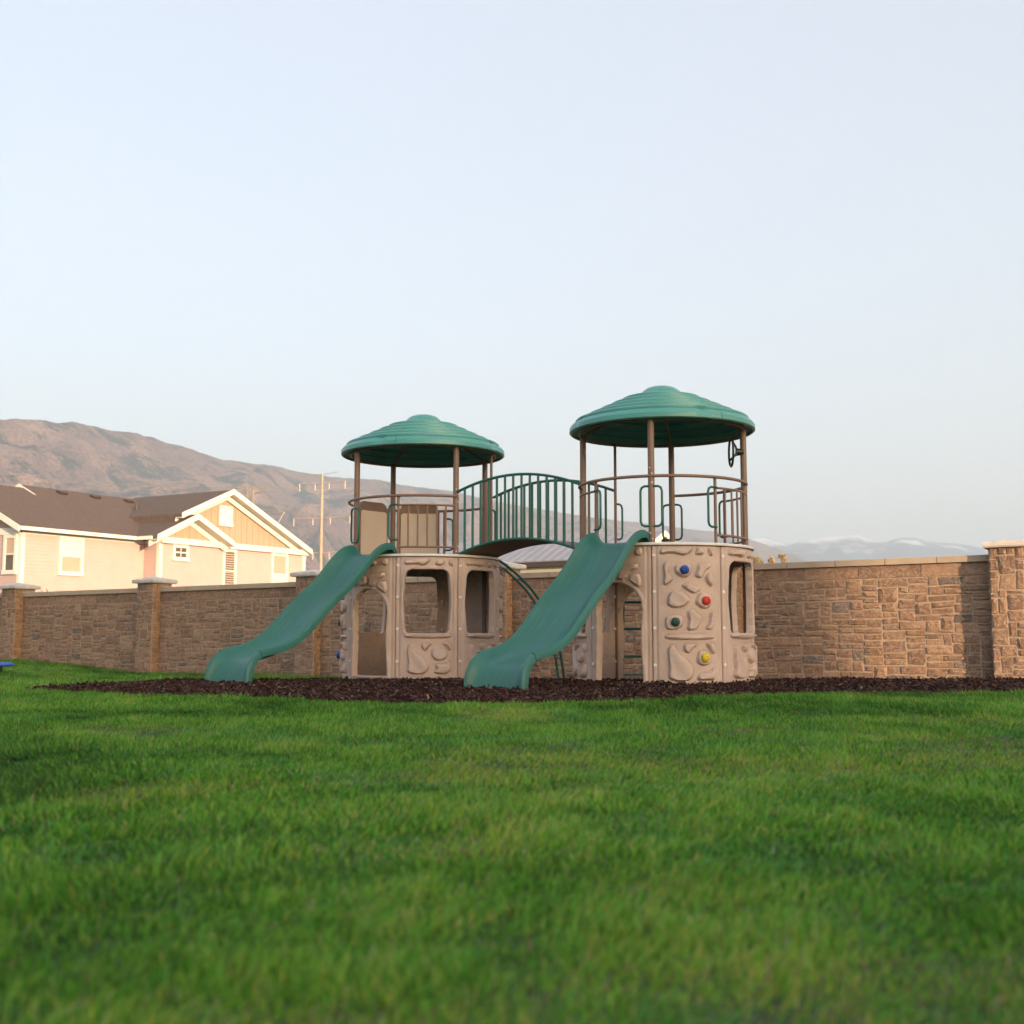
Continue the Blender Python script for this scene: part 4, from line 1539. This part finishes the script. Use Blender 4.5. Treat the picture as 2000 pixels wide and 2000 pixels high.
def ridge(name, sil, dist, near, mat, rough_m, seed, px0, px1, ncol, nrow, label):
    """terrain whose skyline follows sil (list of skyline points), rising from near*dist to dist"""
    sx, sy = [p[0] for p in sil], [p[1] for p in sil]
    PX = np.linspace(px0, px1, ncol)
    D = np.array([dist(p) for p in PX])
    el = PITCH + np.arctan((1000 - np.interp(PX, sx, sy)) / 2300)
    V = []
    qs = list(np.linspace(0, 1, nrow)) + [1.12, 1.3]
    for q in qs:
        Y = D * (near + (1 - near) * q)
        top = D * np.tan(el) + CAM_H
        f = sstep(0, 1, q) * 0.55 + 0.45 * q ** 1.4 if q <= 1 else 1 - (q - 1) * 1.6
        k = (PX - 1000) / 2300
        X = k * (Y * math.cos(PITCH) + top * f * math.sin(PITCH))
        w = math.sin(min(q, 1) * math.pi)
        rav = fbm(X / rough_m, Y / rough_m * 0.6, seed, 6, 0.55)
        gul = -np.abs(vnoise(X / (rough_m * 0.42) + 0.6 * vnoise(X / rough_m, Y / rough_m, seed + 3), Y / (rough_m * 2.2), seed + 5))
        Z = top * f + top * (0.20 * rav + 0.26 * gul) * w + top * 0.012 * fbm(X / (rough_m * .2), Y / (rough_m * .2), seed + 9, 4)
        Z = np.where(q == 0, -3.0, Z)
        V.append(np.stack([X, Y, Z], -1))
    V = np.concatenate(V)
    nr = len(qs)
    i = (np.arange(ncol - 1)[None, :] + np.arange(nr - 1)[:, None] * ncol).ravel()
    T = np.concatenate([np.stack([i, i + 1, i + ncol + 1], 1), np.stack([i, i + ncol + 1, i + ncol], 1)])
    o_ = link(name, tri_mesh(name, V, T, None, mat, True))
    tag(o_, label, kind='structure')
    return o_


SIL_A = [(-700, 860), (-300, 830), (-100, 822), (0, 817), (25, 816), (74, 820), (108, 827), (141, 823), (166, 827), (215, 841), (248, 843), (281, 849), (306, 858),
         (331, 868), (356, 870), (393, 885), (435, 898), (497, 904), (559, 915), (600, 924), (662, 934), (745, 939), (787, 948), (850, 956), (900, 962), (1000, 986),
         (1100, 1003), (1216, 1018), (1334, 1031), (1440, 1046), (1500, 1066), (1574, 1090), (1640, 1112), (1800, 1150), (2300, 1200)]
ridge('hill', SIL_A, lambda p: 1500 + 1.7 * max(p + 300, 0), 0.42, m_hill, 230.0, 5, -700, 2100, 720, 130, 'brush covered brown hillside')
SIL_B = [(-500, 1080), (600, 1070), (1300, 1058), (1462, 1050), (1493, 1051), (1543, 1064), (1586, 1053), (1611, 1047), (1673, 1046), (1711, 1059), (1732, 1059),
         (1760, 1050), (1788, 1050), (1829, 1060), (1866, 1062), (1916, 1071), (1960, 1078), (2100, 1090), (2600, 1110)]
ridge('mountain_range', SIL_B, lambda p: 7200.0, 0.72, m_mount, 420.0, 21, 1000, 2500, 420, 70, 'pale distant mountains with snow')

# ------------------------------------------------------------------ trees beyond the wall
m_leafy = attr_mat('autumn_leaf', 0.8, 0, 1, 0, 1, 0.35)
m_bark = simple_mat('bark', (0.13, 0.095, 0.07), 0.9, 0.2, 6, 0.4, 20)


def leaf_cloud(name, centres, n, size, cols, mat, seed):
    g = np.random.default_rng(seed)
    cs = np.array(centres)
    pick = g.integers(0, len(cs), n)
    d = g.normal(size=(n, 3))
    d /= np.linalg.norm(d, axis=1)[:, None]
    rad = g.random(n) ** 0.45
    P = cs[pick, :3] + d * (cs[pick, 3] * rad)[:, None] * np.array([1, 1, 1.15])
    u = g.normal(size=(n, 3))
    u /= np.linalg.norm(u, axis=1)[:, None]
    w = np.cross(u, g.normal(size=(n, 3)))
    w /= np.linalg.norm(w, axis=1)[:, None]
    s = size * g.uniform(0.6, 1.4, n)[:, None]
    V = np.stack([P - u * s, P + w * s * 0.5, P + u * s, P - w * s * 0.5], 1).reshape(-1, 3)
    i = np.arange(n) * 4
    T = np.concatenate([np.stack([i, i + 1, i + 2], 1), np.stack([i, i + 2, i + 3], 1)])
    c = np.array(cols)[g.integers(0, len(cols), n)] * g.uniform(0.75, 1.25, (n, 1))
    return tri_mesh(name, V, T, np.repeat(c, 4, axis=0), mat)


AUT = [(0.58, 0.42, 0.20), (0.62, 0.50, 0.28), (0.52, 0.36, 0.16), (0.56, 0.48, 0.30)]
for i, (x, y, h, w, lab) in enumerate(((17.9, 86, 6.9, 0.95, 'yellow leaved tree peeping over the wall right beside the right tower'),
                                       (18.75, 85, 7.05, 0.6, 'narrow golden tree over the wall, second right of the tower'),
                                       (19.75, 86, 7.1, 0.55, 'narrow golden tree over the wall, farthest right of the tower'),
                                       (16.9, 90, 7.2, 1.1, 'yellow tree half hidden behind the right tower drum'))):
    t = empty('autumn_tree', (x, y, -0.6))
    tag(t, lab, 'tree', 'yellow autumn trees over the wall')
    b = MB().tube([(0, 0, 0), (0.05, 0, h * 0.5), (0, 0.03, h * 0.95)], [0.14, 0.08, 0.02], 8)
    for k in range(9):
        z = h * (0.35 + 0.06 * k)
        a = k * 2.4
        b.tube([(0.03, 0, z), (w * 0.8 * math.cos(a), w * 0.8 * math.sin(a), z + 0.5)], [0.03, 0.01], 5)
    b.build('trunk', m_bark, t, 60)
    g = random.Random(i)
    cl = [(g.uniform(-.6, .6) * w * (1 - zf * 0.5), g.uniform(-.6, .6) * w, h * (0.30 + 0.66 * zf), w * (0.85 - 0.60 * zf)) for zf in [g.random() for _ in range(34)]]
    link('crown', leaf_cloud('crown', cl, 5200, 0.08, AUT, m_leafy, 40 + i), t)

sh = empty('yucca_shrub', (-11.75, 30.0, -0.6))
tag(sh, 'small spiky shrub tip showing above the wall in front of the cream house', 'shrub')
b = MB().tube([(0, 0, 0), (0, 0, 2.05)], [0.05, 0.03], 6)
b.build('stem', m_bark, sh)
m_yuc = simple_mat('yucca_leaf', (0.10, 0.11, 0.03), 0.7, 0.2, 4)
for k in range(16):
    a, e = k * 2.399, 0.35 + 0.5 * ((k * 7) % 5) / 5
    dv = Vector((math.cos(a) * math.cos(e), math.sin(a) * math.cos(e), math.sin(e)))
    b = MB().tube([Vector((0, 0, 2.0)), Vector((0, 0, 2.0)) + dv * 0.22, Vector((0, 0, 1.96)) + dv * 0.46], [0.02, 0.018, 0.003], 5, flat=0.3)
    b.build('leaf', m_yuc, sh)

# ------------------------------------------------------------------ blue ribbed sheet at the left edge
m_blue = simple_mat('blue_plastic', (0.012, 0.085, 0.42), 0.4, 0.05, 4)
bl = empty('blue_sandbox_lid', (-8.45, 18.6, float(base_z(-8.45, 18.6))))
tag(bl, 'blue ribbed plastic lid lying on the grass by the wall at the left edge', 'lid')
b = MB()
n = 30
vs_, fs = [], []
for i in range(n + 1):
    y = -0.45 + 0.9 * i / n
    dz = 0.012 if i % 4 in (1, 2) else 0
    for x, z in ((-1.0, 0.15), (0.40, 0.135), (0.47, 0.105), (0.47, 0.085), (0.38, 0.10), (-1.0, 0.12)):
        vs_.append((x, y, z + dz))
for i in range(n):
    for k in range(6):
        fs.append((6 * i + k, 6 * i + (k + 1) % 6, 6 * i + 6 + (k + 1) % 6, 6 * i + 6 + k))
fs += [tuple(range(6)), tuple(6 * n + k for k in range(5, -1, -1))]
b.add(vs_, fs)
b.build('lid_sheet', m_blue, bl)
b = MB()
b.box((-0.95, -0.38, -0.06), (0.30, 0.38, 0.098))
b.build('lid_base', m_dark, bl)

# ------------------------------------------------------------------ mulch
m_mulch = simple_mat('mulch_soil', (0.030, 0.016, 0.012), 0.95, 0.4, 20, 0.8, 60)
m_chip = attr_mat('bark_chip', 0.95, 0, 1, 0, 1, 0.0, 0.12)
xs = np.arange(-4.8, 11.5, 0.07)
ys = np.arange(8.4, 19.6, 0.08)
X, Y = np.meshgrid(xs, ys)
Zm = base_z(X, Y) + mulch_h(X, Y) + 0.004
ins = in_poly(X, Y, MULCH)
nx, ny = len(xs), len(ys)
i = (np.arange(nx - 1)[None, :] + np.arange(ny - 1)[:, None] * nx)
ok = ins[:-1, :-1] & ins[1:, 1:] & ins[:-1, 1:] & ins[1:, :-1]
i = i[ok]
V = np.stack([X, Y, Zm], -1).reshape(-1, 3)
T = np.concatenate([np.stack([i, i + 1, i + nx + 1], 1), np.stack([i, i + nx + 1, i + nx], 1)])
bed = link('mulch_bed', tri_mesh('mulch_bed', V, T, None, m_mulch, True))
tag(bed, 'dark brown bed of mulch under the playset', kind='structure')

NCH = 76000
px_ = RNG.uniform(-4.7, 9.0, NCH)
py_ = 8.4 + 10.5 * RNG.random(NCH) ** 1.7
jit = np.where(RNG.random(NCH) < 0.06, 0.16, 0.03)
ok = in_poly(px_ + RNG.normal(0, 1, NCH) * jit, py_ + RNG.normal(0, 1, NCH) * jit, MULCH) & (np.abs(px_) < 0.45 * py_ + 2.6)
px_, py_ = px_[ok], py_[ok]
n = len(px_)
ln = RNG.uniform(0.012, 0.042, n)
wd = RNG.uniform(0.004, 0.011, n)
th = RNG.uniform(0.003, 0.007, n)
yaw = RNG.uniform(0, 2 * math.pi, n)
pit = RNG.normal(0, 0.42, n)
U = np.stack([np.cos(yaw) * np.cos(pit), np.sin(yaw) * np.cos(pit), np.sin(pit)], 1)
Wv = np.stack([-np.sin(yaw), np.cos(yaw), RNG.normal(0, 0.3, n)], 1)
Wv /= np.linalg.norm(Wv, axis=1)[:, None]
Nv = np.cross(U, Wv)
C = np.stack([px_, py_, base_z(px_, py_) + mulch_h(px_, py_) + RNG.uniform(0.0, 0.016, n)], 1)
V = []
for su, sw_, sn in ((-1, -1, -1), (1, -.6, -1), (1, .6, -1), (-1, 1, -1), (-1, -1, 1), (1, -.6, 1), (1, .6, 1), (-1, 1, 1)):
    V.append(C + U * (ln * su)[:, None] + Wv * (wd * sw_)[:, None] + Nv * (th * sn)[:, None])
V = np.stack(V, 1).reshape(-1, 3)
i = np.arange(n) * 8
T = []
for f in ((4, 5, 6), (4, 6, 7), (0, 1, 5), (0, 5, 4), (1, 2, 6), (1, 6, 5), (2, 3, 7), (2, 7, 6), (3, 0, 4), (3, 4, 7)):
    T.append(np.stack([i + f[0], i + f[1], i + f[2]], 1))
T = np.concatenate(T)
pal = np.array([(0.036, 0.015, 0.011), (0.020, 0.009, 0.007), (0.052, 0.022, 0.015), (0.028, 0.013, 0.011), (0.072, 0.033, 0.022)])
c = pal[RNG.integers(0, 5, n)] * RNG.uniform(0.7, 1.3, (n, 1))
fade = RNG.random(n) < 0.16
c[fade] = np.array((0.105, 0.068, 0.054)) * RNG.uniform(0.6, 1.3, (fade.sum(), 1))
pale = RNG.random(n) < 0.008
c[pale] = np.array((0.30, 0.21, 0.13)) * RNG.uniform(0.6, 1.2, (pale.sum(), 1))
chips = link('mulch_chips', tri_mesh('mulch_chips', V, T, np.repeat(c, 8, axis=0), m_chip))
tag(chips, 'dark shredded bark mulch chips around the playset', 'mulch', kind='stuff')

# ------------------------------------------------------------------ grass
m_grass = attr_mat('grass_blade', 0.5, 0, 1, 0, 1, 0.38, 0.25)
BL = []


def scatter(y0, y1, dens, margin):
    half1 = 0.44 * y1 + margin
    n_ = int(dens * 2 * half1 * (y1 - y0))
    x = RNG.uniform(-half1, half1, n_)
    y = RNG.uniform(y0, y1, n_)
    over = np.abs(x) - (0.44 * y + 0.7)          # thin out beside the picture
    keep = (over < 0) | ((over < margin - 0.7) & (RNG.random(n_) < 0.30))
    return x[keep], y[keep], np.where(over[keep] > 0, 1.7, 1.0)


def wall_y(x):
    return WALL0.y + (x - WALL0.x) * WE.y / WE.x


V_all, T_all, C_all = [], [], []
voff = 0
PALG = np.array([(0.088, 0.275, 0.020), (0.116, 0.330, 0.023), (0.062, 0.215, 0.020), (0.150, 0.345, 0.030), (0.082, 0.268, 0.038)])
for (y0, y1, dens, w0, hmean, curved) in ((1.0, 2.6, 26000, 0.0015, 0.028, True), (2.6, 5.0, 14500, 0.0020, 0.029, True),
                                          (5.0, 8.0, 8500, 0.0028, 0.031, False), (8.0, 11.5, 6500, 0.0036, 0.034, False), (11.5, 24.5, 2000, 0.0060, 0.042, False)):
    x, y, wide = scatter(y0, y1, dens, 3.2)
    jx, jy = 0.05 * vnoise(x * 6, y * 6, 31), 0.05 * vnoise(x * 6, y * 6, 32)
    keep = ~in_poly(x + jx, y + jy, MULCH) & (y < wall_y(x) - 0.02)
    if y0 > 11:
        keep &= (x < -1.0)
    x, y, wide = x[keep], y[keep], wide[keep]
    n = len(x)
    patch = np.clip(1.9 * fbm(x * 1.1 + 3, y * 0.8, 51, 4), -1, 1)
    patch2 = np.clip(1.9 * fbm(x * 3.2, y * 2.6, 77, 3), -1, 1)
    dry = sstep(0.05, 0.75, 1.9 * fbm(x * 1.0 + 9, y * 1.3, 91, 4))
    tuft = vnoise(x * 11, y * 11, 61)
    thin = RNG.random(n) > 0.28 * dry + 0.10 * (tuft < -0.3)
    h = hmean * RNG.uniform(0.45, 1.25, n) * (1 + 0.20 * patch2 + 0.32 * tuft) * (1 - 0.25 * dry)
    tall = RNG.random(n) < 0.006
    h = np.where(tall, h * 1.7, h) * np.where(thin, 1, 0.35)
    w = w0 * RNG.uniform(0.7, 1.4, n) * wide
    yaw = RNG.uniform(0, 2 * math.pi, n)
    la = RNG.uniform(0, 2 * math.pi, n)
    lean = np.abs(RNG.normal(0.50, 0.35, n))
    lx = np.cos(la) * lean + 0.40 * patch + 0.25 * vnoise(x * 5, y * 5, 15)
    ly = np.sin(la) * lean + 0.45 * patch2 + 0.25 * vnoise(x * 5, y * 5, 16)
    z = base_z(x, y) - 0.004
    sx_, sy_ = np.cos(yaw) * w, np.sin(yaw) * w
    k = RNG.integers(0, 5, n)
    c = PALG[k] * np.exp(RNG.normal(-0.08, 0.60, (n, 1)))
    tone = (0.5 + 0.5 * patch)[:, None]
    clump = vnoise(x * 5.5 + 0.4 * vnoise(x * 13, y * 13, 5), y * 4.0, 23)
    c = c * (0.42 * (1 - tone) + 1.66 * tone) * (1 + 0.38 * clump)[:, None]
    yel = np.clip(0.45 * patch2 + 0.8 * dry - 0.1 + RNG.normal(0, 0.25, n), 0, 1)[:, None] * 0.6
    c = c * (1 - yel) + c * np.array((1.6, 1.2, 0.75)) * yel
    cool = np.clip(-patch2 * 0.8 - 0.1 + RNG.normal(0, 0.2, n), 0, 1)[:, None] * 0.7
    c = c * (1 - cool) + c * np.array((0.74, 0.90, 2.0)) * cool
    near_wall = sstep(0.35, 0.0, wall_y(x) - y - 0.05) * (x < -3)
    straw = RNG.random(n) < 0.02 + 0.16 * dry ** 2 + 0.7 * near_wall
    c[straw] = np.array((0.32, 0.26, 0.13)) * RNG.uniform(0.6, 1.2, (straw.sum(), 1))
    h = h * (1 + 0.9 * near_wall * RNG.random(n)) * (1 + 0.25 * clump)
    c = np.minimum(c, 0.42)
    if curved:
        P = [np.stack([x - sx_, y - sy_, z], 1), np.stack([x + sx_, y + sy_, z], 1),
             np.stack([x + lx * h * 0.35 - sx_ * 0.85, y + ly * h * 0.35 - sy_ * 0.85, z + h * 0.58], 1), np.stack([x + lx * h * 0.35 + sx_ * 0.85, y + ly * h * 0.35 + sy_ * 0.85, z + h * 0.58], 1),
             np.stack([x + lx * h, y + ly * h, z + h], 1)]
        V = np.stack(P, 1).reshape(-1, 3)
        i = np.arange(n) * 5 + voff
        T = np.concatenate([np.stack([i, i + 1, i + 3], 1), np.stack([i, i + 3, i + 2], 1), np.stack([i + 2, i + 3, i + 4], 1)])
        m = 5
    else:
        P = [np.stack([x - sx_, y - sy_, z], 1), np.stack([x + sx_, y + sy_, z], 1), np.stack([x + lx * h, y + ly * h, z + h], 1)]
        V = np.stack(P, 1).reshape(-1, 3)
        i = np.arange(n) * 3 + voff
        T = np.stack([i, i + 1, i + 2], 1)
        m = 3
    V_all.append(V)
    T_all.append(T)
    C_all.append(np.repeat(c, m, axis=0))
    voff += len(V)
grass = link('grass', tri_mesh('grass', np.concatenate(V_all), np.concatenate(T_all), np.concatenate(C_all), m_grass))
tag(grass, 'mown green lawn grass in front of the playset', 'grass', kind='stuff')

# ------------------------------------------------------------------ haze
m_haze = bpy.data.materials.new('haze_air')
m_haze.use_nodes = True
hn, hl = m_haze.node_tree.nodes, m_haze.node_tree.links
hn.clear()
ho = hn.new('ShaderNodeOutputMaterial')
hv = hn.new('ShaderNodeVolumePrincipled')
hv.inputs['Color'].default_value = (0.72, 0.86, 1.0, 1)
hv.inputs['Density'].default_value = 2.1e-4
hv.inputs['Anisotropy'].default_value = 0.0
hl.new(hv.outputs['Volume'], ho.inputs['Volume'])
b = MB()
b.box((-9000, -500, -4.5), (9000, 9600, 760))
hz = b.build('haze', m_haze)
tag(hz, 'thin pale haze in the air', 'haze', kind='stuff')
